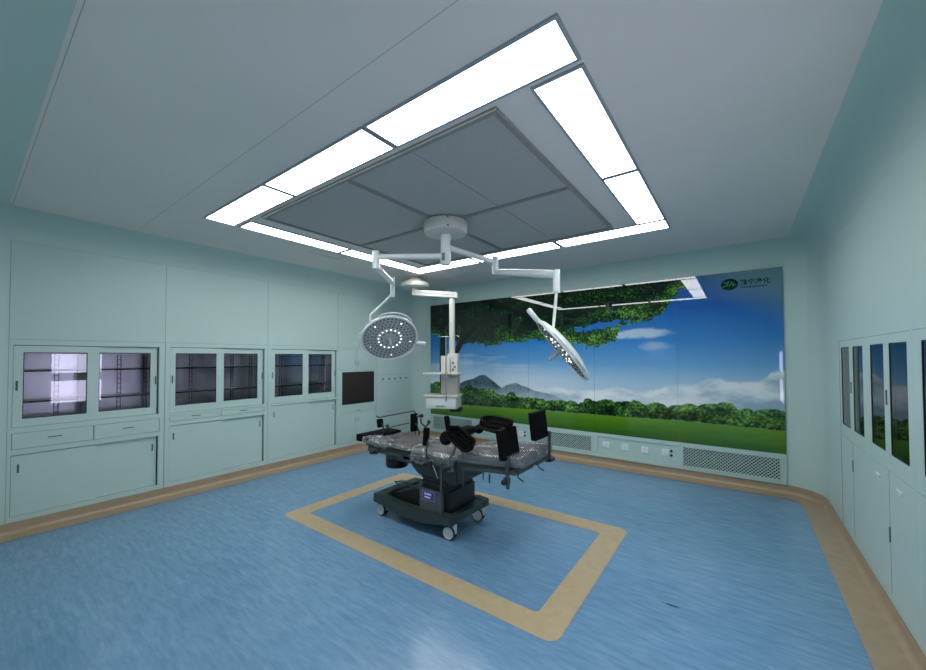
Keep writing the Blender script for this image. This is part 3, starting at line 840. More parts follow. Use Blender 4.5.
def socket_panel(i, label, plates):
    x0, x1, z0, z1 = hh[i]
    t = thing('socket_panel', label, 'socket panel', ((x0 + x1) / 2, D, z0), 'recessed socket panels under the mural')
    bx('panel', CABP, t, x0 + .001, x1 - .001, D - .010, D - .001, z0 + .001, z1 - .001)
    for x in plates:
        o = bx('socket_plate', SWITCH, t, x * S - .043, x * S + .043, D - .018, D - .010, zz(.3) - .043, zz(.3) + .043, bev=.002)
        bm = bm_new()
        for dx, dz in ((-.012, .012), (.012, .012), (0, -.014)): box(bm, x * S + dx - .003, x * S + dx + .003, D - .0188, D - .0179, zz(.3) + dz - .006, zz(.3) + dz + .006)
        obj('slot', bm, SEAMC, o)
    xe = plates[-1] * S + .066
    for dz in (.028, -.028):
        M = Matrix.Translation((xe, D - .010, zz(.3) + dz)) @ Matrix.Rotation(math.pi / 2, 4, 'X')
        bm = bm_new(); lathe(bm, [(0, .012), (.010, .012), (.014, .008), (.015, 0)], M, 20); obj('earth_terminal', bm, INK, t, 40)
socket_panel(3, 'recessed panel with four white sockets and two dark terminals, right part of the wall', [-1.483, -1.236, -.998, -.760])
socket_panel(1, 'recessed socket panel partly hidden behind the raised black pads of the table', [-3.50, -3.26, -3.02, -2.78])

# ------------------------------------------------------------------ surgical light
def sc(p): return Vector((p[0] * S, p[1] * S, zz(p[2])))
MC = Vector((-2.172, 2.670))     # mount centre
sl = thing('surgical_light', 'white double-headed surgical light hanging on jointed arms over the table', 'surgical light', (MC.x, MC.y, H))
bm = bm_new()
lathe(bm, [(0, -.0205), (.204, -.0205), (.204, -.03), (.20, -.095), (.188, -.118), (.155, -.128), (0, -.128)], Matrix.Translation((MC.x, MC.y, H)), 48)
obj('ceiling_cover', bm, WHITE2, sl, 35)
bm = bm_new()
for k in range(4):
    a_ = math.pi / 4 + k * math.pi / 2
    for z in (-.03, -.105): lathe(bm, [(0, .006), (.008, .006), (.009, 0)], Matrix.Translation((MC.x + .201 * math.cos(a_), MC.y + .201 * math.sin(a_), H + z)) @ Matrix.Rotation(a_, 4, 'Z') @ Matrix.Rotation(math.pi / 2, 4, 'Y'), 12)
obj('screw', bm, CHROME, sl)
bm = bm_new()
zc = zz(2.339)
lathe(bm, [(0, H - .12), (.048, H - .12), (.048, zz(2.56)), (.044, zz(2.555)), (.044, zz(2.45)), (.047, zz(2.447)), (.047, zc + .01), (.04, zc), (0, zc)], Matrix.Translation((MC.x, MC.y, 0)), 28)
obj('column', bm, WHITE, sl, 35)
bm = bm_new(); box(bm, MC.x - .004 + .0, MC.x + .03, MC.y - .0505, MC.y - .046, zz(2.37), zz(2.44), bev=.002); obj('cover_plate', bm, GREYP, sl)
# left side
pL0 = Vector((MC.x, MC.y, zz(2.42))); pL1 = sc((-2.667, 2.267, 2.425))
bm = bm_new(); tube(bm, [pL0, pL1], .027, 20); obj('extension_arm', bm, WHITE, sl, 35)
bm = bm_new(); tube(bm, [sc((-2.667, 2.267, 2.478)), sc((-2.668, 2.268, 2.315))], .033, 20); obj('arm_joint', bm, WHITE, sl, 35)
a_ = sc((-2.668, 2.268, 2.335)); b_ = sc((-3.063, 2.838, 2.335))
bm = bm_new()
dv = (b_ - a_)
tube(bm, [a_ + Vector((0, 0, .01)), a_ + dv * .12 + Vector((0, 0, -.005)), a_ + dv * .88 + Vector((0, 0, -.01)), b_ + Vector((0, 0, -.01))], [.03, .034, .030, .028], 18); obj('spring_arm', bm, WHITE, sl, 45)
bm = bm_new(); tube(bm, [sc((-3.063, 2.838, 2.385)), sc((-3.065, 2.840, 2.17))], .026, 18); obj('arm_joint', bm, WHITE, sl, 35)
# right side
pR0 = Vector((MC.x, MC.y, zz(2.505))); pR1 = sc((-2.01, 3.262, 2.48))
bm = bm_new(); tube(bm, [pR0, pR1], .027, 20); obj('extension_arm', bm, WHITE, sl, 35)
bm = bm_new(); tube(bm, [sc((-2.0, 3.268, 2.535)), sc((-2.0, 3.268, 2.350))], .033, 20); obj('arm_joint', bm, WHITE, sl, 35)
a_ = sc((-1.995, 3.266, 2.375)); b_ = sc((-1.20, 2.903, 2.178)); dv = b_ - a_
bm = bm_new(); tube(bm, [a_, a_ + dv * .1, a_ + dv * .9, b_], [.024, .032, .036, .034], 18); obj('spring_arm', bm, WHITE, sl, 45)
bm = bm_new(); tube(bm, [sc((-1.193, 2.905, 2.215)), sc((-1.195, 2.907, 2.034))], .03, 18); obj('arm_joint', bm, WHITE, sl, 35)

def lamp_head(center, normal, rad, yoke, side_handle, label, up_hint, stalk=.10):
    n = normal.normalized()
    a, b_, _ = frame_from(n)
    M = Matrix((( a.x, b_.x, n.x, center.x), (a.y, b_.y, n.y, center.y), (a.z, b_.z, n.z, center.z), (0, 0, 0, 1)))
    Z90 = M
    bm = bm_new()
    # +z of the head is the shining side
    lathe(bm, [(0, -.075), (rad * .35, -.073), (rad * .62, -.062), (rad * .9, -.035), (rad, -.012), (rad, .006), (rad * .975, .014), (rad * .95, .012), (rad * .94, .004), (0, .004)], Z90, 64)
    h = obj('lamp_head', bm, WHITE, sl, 30); h['label'] = label
    bm = bm_new(); lathe(bm, [(0, .0055), (rad * .94, .0055), (rad * .94, .002), (0, .002)], Z90, 64); obj('led_face', bm, PANELG, h, 30)
    off = bm_new()
    def led(bmx, r, ang, s):
        P_ = Z90 @ Matrix.Translation((r * math.cos(ang), r * math.sin(ang), .0055))
        lathe(bmx, [(0, .006), (s * .6, .005), (s, 0)], P_, 10)
    for k in range(16):
        one = bm_new(); led(one, rad * .40, 2 * math.pi * k / 16, .0085); obj('lit_led', one, LEDON, h, 60)
    for k in range(5):
        one = bm_new(); led(one, rad * .76, 2 * math.pi * k / 5 + .5, .0085); obj('lit_led', one, LEDON, h, 60)
    for rr, n_ in ((.29, 10), (.53, 24), (.64, 28), (.76, 34), (.87, 40)):
        for k in range(n_): led(off, rad * rr, 2 * math.pi * (k + .5) / n_ + rr, .0105)
    obj('led_lens', off, LENS, h, 60)['kind'] = 'stuff'
    bm = bm_new(); lathe(bm, [(0, .012), (.052, .010), (.060, .0055)], Z90, 32)
    lathe(bm, [(0, .13), (.014, .128), (.019, .115), (.016, .05), (.021, .02), (.021, .010)], Z90, 20); obj('centre_handle', bm, PANELG, h, 40)
    # three bowed grip rails round the rim
    for k in range(3):
        a0 = up_hint + k * 2 * math.pi / 3
        pts = []
        for i in range(15):
            t_ = i / 14; an = a0 + (t_ - .5) * math.radians(74)
            out_ = rad + .032 * math.sin(math.pi * min(1, max(0, t_))) ** .5 if 0 < i < 14 else rad - .004
            pts.append(Z90 @ Vector((out_ * math.cos(an), out_ * math.sin(an), -.012)))
        bm = bm_new(); tube(bm, pts, .008, 8); obj('grip_rail', bm, WHITE, h, 60)
    # side handle
    d0, d1 = side_handle
    bm = bm_new(); tube(bm, [d0, d0 + (d1 - d0) * .15, d1 - (d1 - d0) * .1, d1], [.014, .022, .023, .016], 16); obj('side_handle', bm, WHITE, h, 40)
    bm = bm_new(); tube(bm, yoke, .0125, 12); obj('yoke_tube', bm, WHITE, sl, 50)
    hub = M @ Vector((0, 0, -.075))
    return h

# left head
cL = sc((-3.128, 2.858, 1.712))
vL = (cL - CAMLOC).normalized(); vp = (Rv * .18 - Uv * .98); vp = (vp - vL * vp.dot(vL)).normalized()
nL = -vL * .77 + vp * .64
nL.normalize()
RL = .318
backL = cL - nL * .06
majL = (Rv * .97 + Uv * .22); majL = (majL - nL * majL.dot(nL)).normalized(); minL = nL.cross(majL)
if minL.z < 0: minL = -minL
rimtop = cL + minL * RL * .88 - majL * .13 - nL * .06
shL0 = cL + (majL * .80 - minL * .58) * RL - nL * .01; shL1 = shL0 + (majL * .88 - minL * .42) * .13
lamp_head(cL, nL, RL, [sc((-3.066, 2.841, 2.18)), sc((-3.085, 2.828, 2.19)), sc((-3.12, 2.815, 2.15)), rimtop + Vector((.01, 0, .06)), rimtop, cL + minL * RL * .5 - nL * .06],
          (shL0, shL1), 'round lamp head facing the camera', 0.4)
# right head
cR = sc((-1.170, 2.940, 1.560))
vR = (cR - CAMLOC).normalized(); vp = (Rv * -.78 - Uv * .62); vp = (vp - vR * vp.dot(vR)).normalized()
nR = -vR * .10 + vp * .995
nR.normalize()
RR = .316
majR = (Rv * .62 - Uv * .78); majR = (majR - nR * majR.dot(nR)).normalized()
shR0 = cR - majR * (RR - .01); shR1 = cR - majR * (RR + .125)
lamp_head(cR, nR, RR, [sc((-1.195, 2.907, 2.04)), sc((-1.215, 2.898, 1.80)), sc((-1.222, 2.896, 1.74)), cR - nR * .065 - majR * .06],
          (shR0, shR1), 'round lamp head seen nearly edge-on', 0.9)

# ------------------------------------------------------------------ ceiling pendant
pc = sc((-4.0, 4.17, 2.6)); PX, PY = pc.x, pc.y
pt = thing('ceiling_pendant', 'white ceiling pendant with pole, shelves and drawer box in front of the mural', 'medical pendant', (PX, PY, H))
bm = bm_new(); lathe(bm, [(0, 0), (.07, 0), (.08, -.02), (.215, -.10), (.225, -.13), (.215, -.155), (.13, -.17), (0, -.17)], Matrix.Translation((PX, PY, H)), 40); obj('ceiling_cover', bm, WHITE2, pt, 40)
bm = bm_new(); tube(bm, [(PX, PY, H - .16), (PX, PY, zz(2.47))], .05, 24); obj('bearing', bm, WHITE2, pt, 40)
cB = sc((-3.455, 4.398, 2.42)); A0 = Vector((PX - .03, PY - .01, 0)); A1 = Vector((cB.x + .095, cB.y + .035, 0))
d = (A1 - A0).normalized(); n_ = Vector((-d.y, d.x, 0)) * .055
def arm_poly(off0, off1, wd):
    n2 = Vector((-d.y, d.x, 0)) * wd
    return [A0 + d * off0 + n2, A1 + d * off1 + n2, A1 + d * off1 - n2, A0 + d * off0 - n2]
def sloped_box(bm, P, z0a, z1a, z0b, z1b):
    # P[0],P[3] at start, P[1],P[2] at end
    lo = [Vector((P[0].x, P[0].y, z0a)), Vector((P[1].x, P[1].y, z0b)), Vector((P[2].x, P[2].y, z0b)), Vector((P[3].x, P[3].y, z0a))]
    hi = [Vector((P[0].x, P[0].y, z1a)), Vector((P[1].x, P[1].y, z1b)), Vector((P[2].x, P[2].y, z1b)), Vector((P[3].x, P[3].y, z1a))]
    t_ = bmesh.new(); V = [t_.verts.new(v) for v in lo + hi]
    for f in ((0, 1, 2, 3), (4, 5, 6, 7), (0, 1, 5, 4), (1, 2, 6, 5), (2, 3, 7, 6), (3, 0, 4, 7)): t_.faces.new([V[i] for i in f])
    bmesh.ops.recalc_face_normals(t_, faces=t_.faces[:]); bmesh.ops.bevel(t_, geom=t_.edges[:], offset=.008, segments=2, affect='EDGES'); merge(bm, t_)
za, zb_ = zz(2.50), zz(2.425)
bm = bm_new(); sloped_box(bm, arm_poly(0, 0, .06), za - .045, za + .045, zb_ - .045, zb_ + .045); obj('swing_arm', bm, WHITE2, pt, 40)
bm = bm_new(); sloped_box(bm, arm_poly(.02, -.03, .0635), za - .006, za + .006, zb_ - .006, zb_ + .006); obj('arm_stripe', bm, GREYP, pt)
bm = bm_new(); tube(bm, [(cB.x, cB.y, zb_ - .03), (cB.x, cB.y, zz(1.50))], .044, 28); obj('pole', bm, WHITE2, pt, 40)
# service head faces the room diagonally
fx = Vector((Rv.x, Rv.y, 0)).normalized(); fy = Vector((Fv.x, Fv.y, 0)).normalized()
rot = math.radians(-12); fx2 = fx * math.cos(rot) + fy * math.sin(rot); fy2 = -fx * math.sin(rot) + fy * math.cos(rot)
PM = Matrix(((fx2.x, fy2.x, 0, cB.x), (fx2.y, fy2.y, 0, cB.y), (0, 0, 1, 0), (0, 0, 0, 1)))
def pbox(name, m, x0, x1, y0, y1, z0, z1, bev=.006, parent=None):
    bm = bm_new(); t_ = bm_new(); box(t_, x0, x1, y0, y1, z0, z1, bev=bev); merge(bm, t_, PM); return obj(name, bm, m, parent or pt, 40)
z1355 = zz(1.54)
pbox('pole_clamp', WHITE2, -.055, .10, -.06, .07, zz(1.46), zz(1.56), .01)
pbox('service_column', WHITE2, -.155, -.015, -.09, .09, zz(1.20), zz(1.525))
pbox('service_column', WHITE2, .0, .10, -.10, .10, zz(1.22), zz(1.48))
pbox('lower_column', mat('pendant_grey', (172, 170, 164), .45), -.155, .10, -.08, .09, zz(.92), zz(1.25))
s1 = pbox('shelf', WHITE2, -.40, .15, -.20, .17, zz(1.255), zz(1.278), .004)
s2 = pbox('shelf', WHITE2, -.40, .13, -.22, .18, zz(.925), zz(.950), .004)
db = pbox('drawer_box', WHITE2, -.36, .11, -.20, .16, zz(.755), zz(.922), .006)
pbox('drawer_front', WHITE, -.35, .10, -.206, -.198, zz(.765), zz(.912), .003, db)
pbox('handle', GREYP, -.20, -.06, -.216, -.204, zz(.790), zz(.805), .003, db)
pbox('connector_block', BLACKP, -.02, .14, -.09, .09, zz(.70), zz(.757), .01)
bm = bm_new(); q0 = PM @ Vector((-.035, -.235, 0))
tube(bm, [(q0.x, q0.y, zz(.87)), (q0.x, q0.y, zz(1.80))], .0085, 10); obj('infusion_pole', bm, CHROME, pt, 60)
bm = bm_new()
for s_ in (-1, 1):
    tube(bm, [PM @ Vector((-.035, -.235, zz(1.80))), PM @ Vector((-.035 + s_ * .09, -.235, zz(1.80))), PM @ Vector((-.035 + s_ * .11, -.235, zz(1.815)))], .005, 8)
tube(bm, [PM @ Vector((.06, -.02, zz(1.82))), PM @ Vector((.10, -.06, zz(1.83))), PM @ Vector((.12, -.06, zz(1.80)))], .006, 8)
obj('infusion_hook', bm, CHROME, pt, 60)
bm = bm_new()
for z in (1.275, .935): tube(bm, [PM @ Vector((-.035, -.235, zz(z))), PM @ Vector((-.035, -.19, zz(z)))], .012, 10)
obj('pole_bracket', bm, GREYP, pt, 60)
bm = bm_new()
for i, (x, z) in enumerate(((.035, 1.42), (.065, 1.36), (.035, 1.32))): lathe(bm, [(0, .012), (.014, .012), (.018, 0)], PM @ Matrix.Translation((x, -.10, zz(z))) @ Matrix.Rotation(math.pi / 2, 4, 'X'), 16)
obj('gas_socket', bm, GREYP, pt, 50)

# ------------------------------------------------------------------ operating table
ot = thing('operating_table', 'dark wheeled operating table with plastic-wrapped mattress and raised black pads', 'operating table', (-2.35, 2.66, 0))
def P(name, m, *a, bev=.004, parent=None): return bx(name, m, parent or ot, *a, bev=bev)
# base: two arched side beams joined by cross beams
def beam(y0, y1):
    bottom = [(-2.83, .130), (-2.72, .120), (-2.60, .100), (-2.45, .082), (-2.30, .078), (-2.15, .088), (-2.05, .108), (-1.98, .125), (-1.885, .130)]
    topl = [(-1.885, .195), (-1.98, .205), (-2.2, .180), (-2.5, .178), (-2.66, .195), (-2.73, .215), (-2.825, .212)]
    bm = bm_new(); prism(bm, bottom + topl, 1, y0, y1, .006); return obj('side_beam', bm, DGREEN, ot, 40)
beam(2.375, 2.465); beam(2.865, 2.95)
P('cross_beam', DGREEN, -2.0, -1.89, 2.455, 2.875, .135, .195)
P('cross_beam', DGREEN, -2.82, -2.70, 2.455, 2.875, .135, .215)
P('chassis_plate', DGREY, -2.75, -1.97, 2.455, 2.875, .105, .165)
bm = bm_new(); prism(bm, [(-2.72, .165), (-2.25, .165), (-2.25, .33), (-2.34, .33), (-2.66, .215)], 1, 2.47, 2.86, .006); obj('sloped_cover', bm, BLACKP, ot, 40)
# column with label
c = P('column_cover', mat('cover_grey', (92, 94, 98), .35, metal=.3), -2.255, -2.015, 2.405, 2.80, .165, .372, bev=.006); 
P('column_side', BLACKP, -2.02, -1.955, 2.45, 2.82, .16, .375)
o = P('label_plate', PURPLE, -2.215, -2.085, 2.4005, 2.406, .285, .355, bev=.001, parent=c)
bm = bm_new(); box(bm, -2.222, -2.078, 2.4015, 2.4045, .278, .362); obj('label_border', bm, STEEL, c)
bm = bm_new()
box(bm, -2.190, -2.178, 2.399, 2.4006, .325, .345); box(bm, -2.170, -2.115, 2.399, 2.4006, .328, .342); box(bm, -2.190, -2.125, 2.399, 2.4006, .302, .314)
obj('label_print', bm, WPRINT, o)
bm = bm_new()
for i in range(5):
    z = .372 + i * .022; e = .0 if i % 2 else .008
    box(bm, -2.235 - e, -1.975 + e, 2.43 - e, 2.80 + e, z, z + .022)
obj('bellows', bm, BLACKP, ot)
bm = bm_new(); prism(bm, [(-2.37, .600), (-2.37, .535), (-2.29, .472), (-1.88, .450), (-1.855, .47), (-1.855, .605)], 1, 2.425, 2.86, .008); ho = obj('tilt_housing', bm, DGREY, ot, 40)
bm = bm_new(); lathe(bm, [(0, .014), (.018, .014), (.024, .004), (.024, 0)], Matrix.Translation((-2.30, 2.425, .59)) @ Matrix.Rotation(math.pi / 2, 4, 'X'), 20); obj('pivot_bolt', bm, CHROME, ho, 50)
# motor can
bm = bm_new(); lathe(bm, [(0, .42), (.105, .42), (.112, .43), (.112, .51), (0, .51)], Matrix.Translation((-2.77, 2.63, 0)), 36); obj('motor_can', bm, BLACKP, ot, 35)
bm = bm_new(); lathe(bm, [(0, .51), (.112, .51), (.112, .62), (0, .62)], Matrix.Translation((-2.77, 2.63, 0)), 36); obj('motor_collar', bm, DGREEN, ot, 35)
P('motor_bracket', MIDST, -2.70, -2.36, 2.55, 2.70, .50, .535)
P('motor_bracket', DGREY, -2.70, -2.36, 2.56, 2.69, .57, .62)
# table top frames
P('back_frame', DGREEN, -2.97, -2.40, 2.43, 2.89, .600, .640)
P('seat_frame', DGREEN, -2.395, -1.87, 2.43, 2.89, .610, .640)
LEGS = []
def tilt(o):
    lx = root_loc(o.parent).x
    for v in o.data.vertices: v.co.z += .012 + max(0, v.co.x + lx + 1.86) * .085
    for c_ in o.children: tilt(c_)
LEGS += [P('leg_frame', MIDST, -1.86, -1.285, 2.42, 2.655, .592, .628), P('leg_frame', MIDST, -1.86, -1.285, 2.705, 2.935, .592, .628)]
def rail(x0, x1, y, z=.608):
    r_ = P('side_rail', MIDST, x0, x1, y - .006, y + .006, z - .014, z + .014, bev=.002)
    bm = bm_new()
    n_ = max(2, int((x1 - x0) / .2))
    for i in range(n_):
        x = x0 + .05 + (x1 - x0 - .1) * i / max(1, n_ - 1); y2 = 2.43 if y < 2.6 else 2.89
        box(bm, x - .01, x + .01, min(y, y2), max(y, y2), z - .01, z + .01)
    obj('rail_spacer', bm, MIDST, r_)
    return r_
rail(-2.93, -2.45, 2.400); rail(-2.35, -1.90, 2.400); LEGS.append(rail(-1.80, -1.30, 2.395, .605))
rail(-2.93, -2.45, 2.925); rail(-2.35, -1.90, 2.925); LEGS.append(rail(-1.80, -1.30, 2.96, .605))
P('head_board', BLACK, -3.20, -2.985, 2.46, 2.90, .640, .712, bev=.012)
P('head_board_arm', DGREY, -3.12, -2.95, 2.52, 2.56, .600, .640); P('head_board_arm', DGREY, -3.12, -2.95, 2.80, 2.84, .600, .640)
def pad(x0, x1, y0, y1, z0, z1, wr=.010):
    o = P('mattress_pad', PADM, x0, x1, y0, y1, z0, z1, bev=.022)
    # loose film: denser shell pushed about by noise
    bm = bm_new(); t_ = bmesh.new()
    box(t_, x0 - wr, x1 + wr, y0 - wr, y1 + wr, z0 + .004, z1 + wr * .6, bev=.03, seg=3)
    bmesh.ops.subdivide_edges(t_, edges=t_.edges[:], cuts=9, use_grid_fill=True)
    from mathutils import noise
    bmesh.ops.recalc_face_normals(t_, faces=t_.faces[:]); t_.normal_update()
    for v in t_.verts:
        k = noise.fractal(v.co * 13 + Vector((3, 1, 2)), 1.0, 2.0, 3) + .6 * noise.fractal(v.co * 34, 1, 2, 2)
        v.co += v.normal * (.011 * k + .004)
    merge(bm, t_)
    obj('plastic_wrap', bm, WRAP, o, 25)
    return o
pad(-2.97, -2.41, 2.43, 2.89, .640, .690); pad(-2.39, -1.88, 2.43, 2.89, .640, .690)
LEGS += [pad(-1.85, -1.275, 2.415, 2.665, .630, .712, .014), pad(-1.85, -1.275, 2.700, 2.945, .630, .715, .014)]
for o in LEGS: tilt(o)
# drape of loose film hanging off the near edge
bm = bm_new()
from mathutils import noise
n1_, n2_ = 40, 8; g_ = []
for i in range(n1_ + 1):
    row = []
    for j in range(n2_ + 1):
        x = -2.36 + i * .0125; hgt = .075 + .035 * noise.noise(Vector((x * 6, 0, 0)))
        z = .700 - hgt * j / n2_ * 1.5; y = 2.425 - .03 * math.sin(min(1, j / n2_ * 1.6) * 1.5) + .016 * noise.noise(Vector((x * 22, 0, j * .25)))
        row.append(bm.verts.new((x, y, z)))
    g_.append(row)
for i in range(n1_):
    for j in range(n2_): bm.faces.new((g_[i][j], g_[i + 1][j], g_[i + 1][j + 1], g_[i][j + 1]))
obj('loose_film', bm, WRAP, ot, 180)
# bunched film at the head end
bm = bm_new(); t_ = bmesh.new(); box(t_, -3.03, -2.72, 2.395, 2.56, .640, .712, bev=.03, seg=3)
bmesh.ops.subdivide_edges(t_, edges=t_.edges[:], cuts=9, use_grid_fill=True)
bmesh.ops.recalc_face_normals(t_, faces=t_.faces[:]); t_.normal_update()
for v in t_.verts: v.co += v.normal * (.026 * noise.fractal(v.co * 15, 1, 2, 3))
merge(bm, t_); obj('bunched_film', bm, WRAP, ot, 25)
# casters
def caster(x, y, ang):
    c = bpy.data.objects.new('caster', None)
    M = Matrix.Translation((x, y, 0)) @ Matrix.Rotation(ang, 4, 'Z')
    RY = Matrix.Rotation(math.pi / 2, 4, 'X')
    bm = bm_new()
    for s_ in (-.020, .020):
        lathe(bm, [(.0, -.010), (.052, -.010), (.058, -.006), (.058, .006), (.052, .010), (0, .010)], M @ Matrix.Translation((0, s_, .058)) @ RY, 28)
    w_ = obj('caster', bm, TYRE, ot, 35)
    bm = bm_new()
    bm.free()
    for s_ in (-1, 1):
        bm = bm_new(); lathe(bm, [(0, .006), (.014, .006), (.018, .002), (.040, .002), (.046, .004), (.049, .0), (0, 0)], M @ Matrix.Translation((0, s_ * .030, .058)) @ (RY if s_ < 0 else Matrix.Rotation(-math.pi / 2, 4, 'X')), 28); obj('hub_cap', bm, CASTW, w_, 35)
    bm = bm_new(); t_ = bm_new(); box(t_, .028, .062, -.012, .012, .055, .130, bev=.004); merge(bm, t_, M)
    t_ = bm_new(); box(t_, -.01, .062, -.008, .008, .112, .132, bev=.003); merge(bm, t_, M)
    obj('fork', bm, CASTW, w_, 40)
caster(-2.765, 2.44, 0.0); caster(-1.945, 2.44, 0.12); caster(-1.955, 2.875, 0.10); caster(-2.765, 2.88, 0.2)
# upright support plates at the foot end
def pad_plate(x, y0, y1, z0, z1, lean, name='leg_plate'):
    bm = bm_new(); t_ = bm_new(); box(t_, x - .02, x + .02, y0, y1, z0, z1, bev=.006)
    for v in t_.verts: v.co.x += (v.co.z - z0) * lean
    merge(bm, t_); return obj(name, bm, BLACK, ot, 40)
pA = pad_plate(-1.385, 2.335, 2.585, .752, .968, -.16)
pB = pad_plate(-1.275, 2.625, 2.865, .858, 1.068, -.12)
bm = bm_new(); box(bm, -1.375, -1.350, 2.376, 2.390, .545, .78, bev=.003); obj('post', bm, MIDST, pA)
bm = bm_new(); box(bm, -1.262, -1.237, 2.86, 2.874, .65, .90, bev=.003); box(bm, -1.262, -1.237, 2.86, 2.95, .65, .675, bev=.003); obj('post', bm, MIDST, pB)
def knob(x, y, z, r=.02, l=.04, dirn=(0, -1, 0), m=BLACKP, name='clamp_knob', parent=None):
    a_, b2, dd = frame_from(dirn); M = Matrix(((a_.x, b2.x, dd.x, x), (a_.y, b2.y, dd.y, y), (a_.z, b2.z, dd.z, z), (0, 0, 0, 1)))
    bm = bm_new(); lathe(bm, [(0, l), (r * .8, l), (r, l * .85), (r, l * .4), (r * .5, l * .3), (r * .5, 0)], M, 16); return obj(name, bm, m, parent or ot, 40)
def clamp(x, y, z=.607):
    s_ = -1 if y < 2.6 else 1
    o = P('rail_clamp', MIDST, x - .022, x + .022, min(y, y + s_ * .034), max(y, y + s_ * .034), z - .026, z + .026, bev=.005)
    knob(x, y + s_ * .034, z, dirn=(0, s_, 0), parent=o)
clamp(-1.362, 2.388); clamp(-1.89, 2.394); clamp(-2.12, 2.394); clamp(-2.80, 2.394); clamp(-1.31, 2.955, .645); clamp(-2.34, 2.93); clamp(-2.80, 2.93)
# leg gutters
def gutter(c, axis, up, length, width, depth, name='leg_gutter'):
    ax = Vector(axis).normalized(); up = Vector(up); up = (up - ax * up.dot(ax)).normalized(); sd = ax.cross(up)
    bm = bm_new(); rows = []
    n_, m_ = 14, 14
    for layer in (0, 1):
        g2 = []
        for i in range(n_ + 1):
            u = i / n_ * 2 - 1
            endr = math.sqrt(max(0, 1 - max(0, (abs(u) - .55) / .45) ** 2)) * .999 + .03
            row = []
            for j in range(m_ + 1):
                v = j / m_ * 2 - 1; th = v * math.radians(78)
                wv = width / 2 * endr; th_ = .02 * (layer)
                p = Vector(c) + ax * (u * length / 2) + sd * (math.sin(th) * (wv + th_)) + up * (depth * (1 - math.cos(th)) - th_ * math.cos(th) + (1 - endr) * .03)
                row.append(bm.verts.new(p))
            g2.append(row)
        rows.append(g2)
    A, B = rows
    for i in range(n_):
        for j in range(m_):
            bm.faces.new((A[i][j], A[i + 1][j], A[i + 1][j + 1], A[i][j + 1])); bm.faces.new((B[i][j], B[i][j + 1], B[i + 1][j + 1], B[i + 1][j]))
    for i in range(n_):
        for j in (0, m_): bm.faces.new((A[i][j], A[i + 1][j], B[i + 1][j], B[i][j]))
    for j in range(m_):
        for i in (0, n_): bm.faces.new((A[i][j], A[i][j + 1], B[i][j + 1], B[i][j]))
    o = obj(name, bm, BLACK, ot, 50)
    bm = bm_new()
    for off in (-.028, 0, .028):
        tube(bm, [Vector(c) + ax * (-length * .3) + sd * off + up * (.012 + abs(off) * .25), Vector(c) + ax * (length * .3) + sd * off + up * (.012 + abs(off) * .25)], .007, 8)
    obj('padding_rib', bm, BLACK, o, 60)
    return o
g1 = gutter((-1.815, 2.43, .825), (.86, -.05, -.46), (.12, -.60, .75), .26, .115, .05)
bm = bm_new(); lathe(bm, [(0, .03), (.045, .028), (.058, .012), (.058, -.012), (.045, -.028), (0, -.03)], Matrix.Translation((-1.975, 2.43, .828)) @ Matrix.Rotation(1.2, 4, 'X'), 24); obj('end_pad', bm, BLACK, g1, 40)
bm = bm_new(); tube(bm, [(-1.865, 2.42, .78), (-1.88, 2.405, .72), (-1.89, 2.375, .68), (-1.89, 2.375, .60)], .009, 10); obj('support_rod', bm, MIDST, g1, 50)
g2 = gutter((-1.52, 2.50, .955), (.88, -.10, -.06), (-.05, -.45, .9), .27, .15, .05)
bm = bm_new(); lathe(bm, [(0, .028), (.028, .024), (.038, .010), (.038, -.010), (.028, -.024), (0, -.028)], Matrix.Translation((-1.69, 2.50, .925)) @ Matrix.Rotation(.9, 4, 'X'), 20); obj('end_pad', bm, BLACK, g2, 40)
bm = bm_new(); tube(bm, [(-1.46, 2.47, .955), (-1.40, 2.46, .93)], .012, 10); tube(bm, [(-1.69, 2.50, .925), (-1.62, 2.50, .945)], .012, 8); obj('support_rod', bm, MIDST, g2, 50)
# far arm board
bm = bm_new(); box(bm, -2.47, -2.33, 2.98, 3.42, .672, .742, bev=.015); ab = obj('arm_board', bm, BLACK, ot, 40)
bm = bm_new(); box(bm, -2.44, -2.36, 2.88, 3.38, .655, .672, bev=.003); obj('board_plate', bm, MIDST, ab)
# body and shoulder supports
def paddle(x, y, z0, z1, wx, wy, lean=(0, 0), name='side_support', foot=.61, fy=None):
    bm = bm_new(); t_ = bm_new(); box(t_, x - wx / 2, x + wx / 2, y - wy / 2, y + wy / 2, z0, z1, bev=min(wx, wy) * .35)
    for v in t_.verts: v.co.x += (v.co.z - z0) * lean[0]; v.co.y += (v.co.z - z0) * lean[1]
    merge(bm, t_); o = obj(name, bm, BLACK, ot, 50)
    fy = fy if fy is not None else (2.385 if y < 2.6 else 2.935)
    bm = bm_new(); tube(bm, [(x, y, (z0 + z1) / 2), (x + .035, y + .0, (z0 + z1) / 2 - .02), (x + .04, fy, z0 - .01), (x + .04, fy, foot)], .008, 10); obj('support_rod', bm, DGREY, o, 50)
    return o
p3 = paddle(-2.795, 2.90, .715, .905, .035, .09)
knob(-2.72, 2.90, .885, .022, .045, (1, 0, .1), parent=p3)
bm = bm_new(); tube(bm, [(-2.79, 2.90, .875), (-2.72, 2.90, .885)], .010, 8); obj('lever', bm, CHROME, p3, 50)
paddle(-2.345, 2.93, .760, .915, .045, .05, lean=(-.2, 0))
p5 = paddle(-2.195, 2.42, .735, .895, .055, .035, lean=(.08, 0), name='shoulder_support')
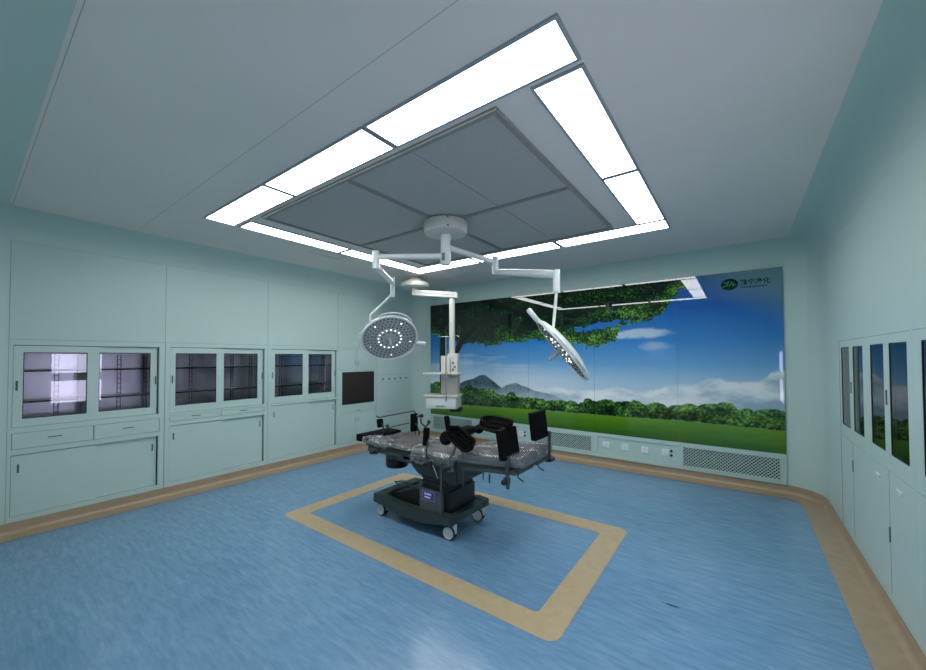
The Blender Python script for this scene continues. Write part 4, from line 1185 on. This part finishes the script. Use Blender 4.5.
bm = bm_new(); tube(bm, [(-2.255, 2.42, .965), (-2.245, 2.42, .925), (-2.20, 2.42, .90), (-2.165, 2.42, .925), (-2.14, 2.42, .95)], .008, 8); tube(bm, [(-2.165, 2.42, .93), (-2.16, 2.42, .96)], .010, 8); obj('forked_top', bm, DGREY, p5, 50)
paddle(-3.05, 2.66, .765, .855, .03, .07, lean=(-.15, 0), foot=.70, fy=2.66)
knob(-2.97, 2.66, .79, .018, .04, (1, 0, 0), m=MIDST)
# anaesthesia screen frame
bm = bm_new(); tube(bm, [(-2.93, 2.50, .915), (-2.93, 2.53, .898), (-2.935, 2.80, .900), (-2.94, 3.05, .902), (-2.94, 3.07, .88), (-2.94, 3.07, .62), (-2.90, 2.94, .60)], .006, 8)
tube(bm, [(-2.84, 2.60, .798), (-2.845, 2.72, .800), (-2.85, 2.88, .800)], .005, 8); knob_ = obj('screen_frame', bm, DGREY, ot, 60)
# things hanging from the near rail
bm = bm_new(); tube(bm, [(-1.985, 2.375, .63), (-1.985, 2.372, .20)], .008, 10); obj('hanging_rod', bm, MIDST, ot, 50)
bm = bm_new(); tube(bm, [(-2.07, 2.372, .60), (-2.03, 2.372, .53), (-2.015, 2.372, .50)], .006, 8); obj('crank_lever', bm, CHROME, ot, 50)
for x, z0, r_ in ((-1.765, .475, .012), (-1.52, .555, .007), (-1.575, .57, .006)):
    bm = bm_new(); tube(bm, [(x, 2.388, .625), (x, 2.384, .55 if z0 < .5 else z0 + .02), (x, 2.384, z0)], [r_, r_, r_ * .5], 10); obj('hanging_pin', bm, DGREY, ot, 50)
for x in (-1.31, -1.30):
    y = 2.44 if x < -1.305 else 2.76
    bm = bm_new(); tube(bm, [(x, y, .645), (x + .02, y - .03, .632), (x + .07, y - .05, .622)], .005, 8); obj('release_lever', bm, BLACKP, ot, 50)
# cable and foot pedal holder on the base
bm = bm_new(); pts = []
for i in range(40):
    a_ = i / 39 * math.pi * 3.2
    pts.append((-2.60 + .10 * math.cos(a_) + .003 * i, 2.50 + .03 * math.sin(a_), .27 + .055 * math.sin(a_ * .5 + .4) + .012 * math.sin(a_ * 2)))
tube(bm, pts, .005, 8); obj('power_cable', bm, BLACKP, ot, 60)
bm = bm_new()
tube(bm, [(-2.71, 2.45, .20), (-2.62, 2.45, .27), (-2.45, 2.45, .335), (-2.33, 2.45, .34)], .008, 8); tube(bm, [(-2.66, 2.49, .235), (-2.52, 2.49, .30), (-2.38, 2.49, .345)], .008, 8)
for k in range(5): tube(bm, [(-2.66 + k * .05, 2.45, .24 + k * .018), (-2.64 + k * .05, 2.50, .245 + k * .018)], .006, 6)
obj('cable_bracket', bm, DGREY, ot, 60)

# dark scuff on the floor
bm = bm_new()
bm.faces.new([bm.verts.new(p) for p in ((-.40, 2.585, .0006), (-.36, 2.575, .0006), (-.325, 2.578, .0006), (-.30, 2.59, .0006), (-.34, 2.592, .0006))])
o = obj('scuff', bm, INK, fl)
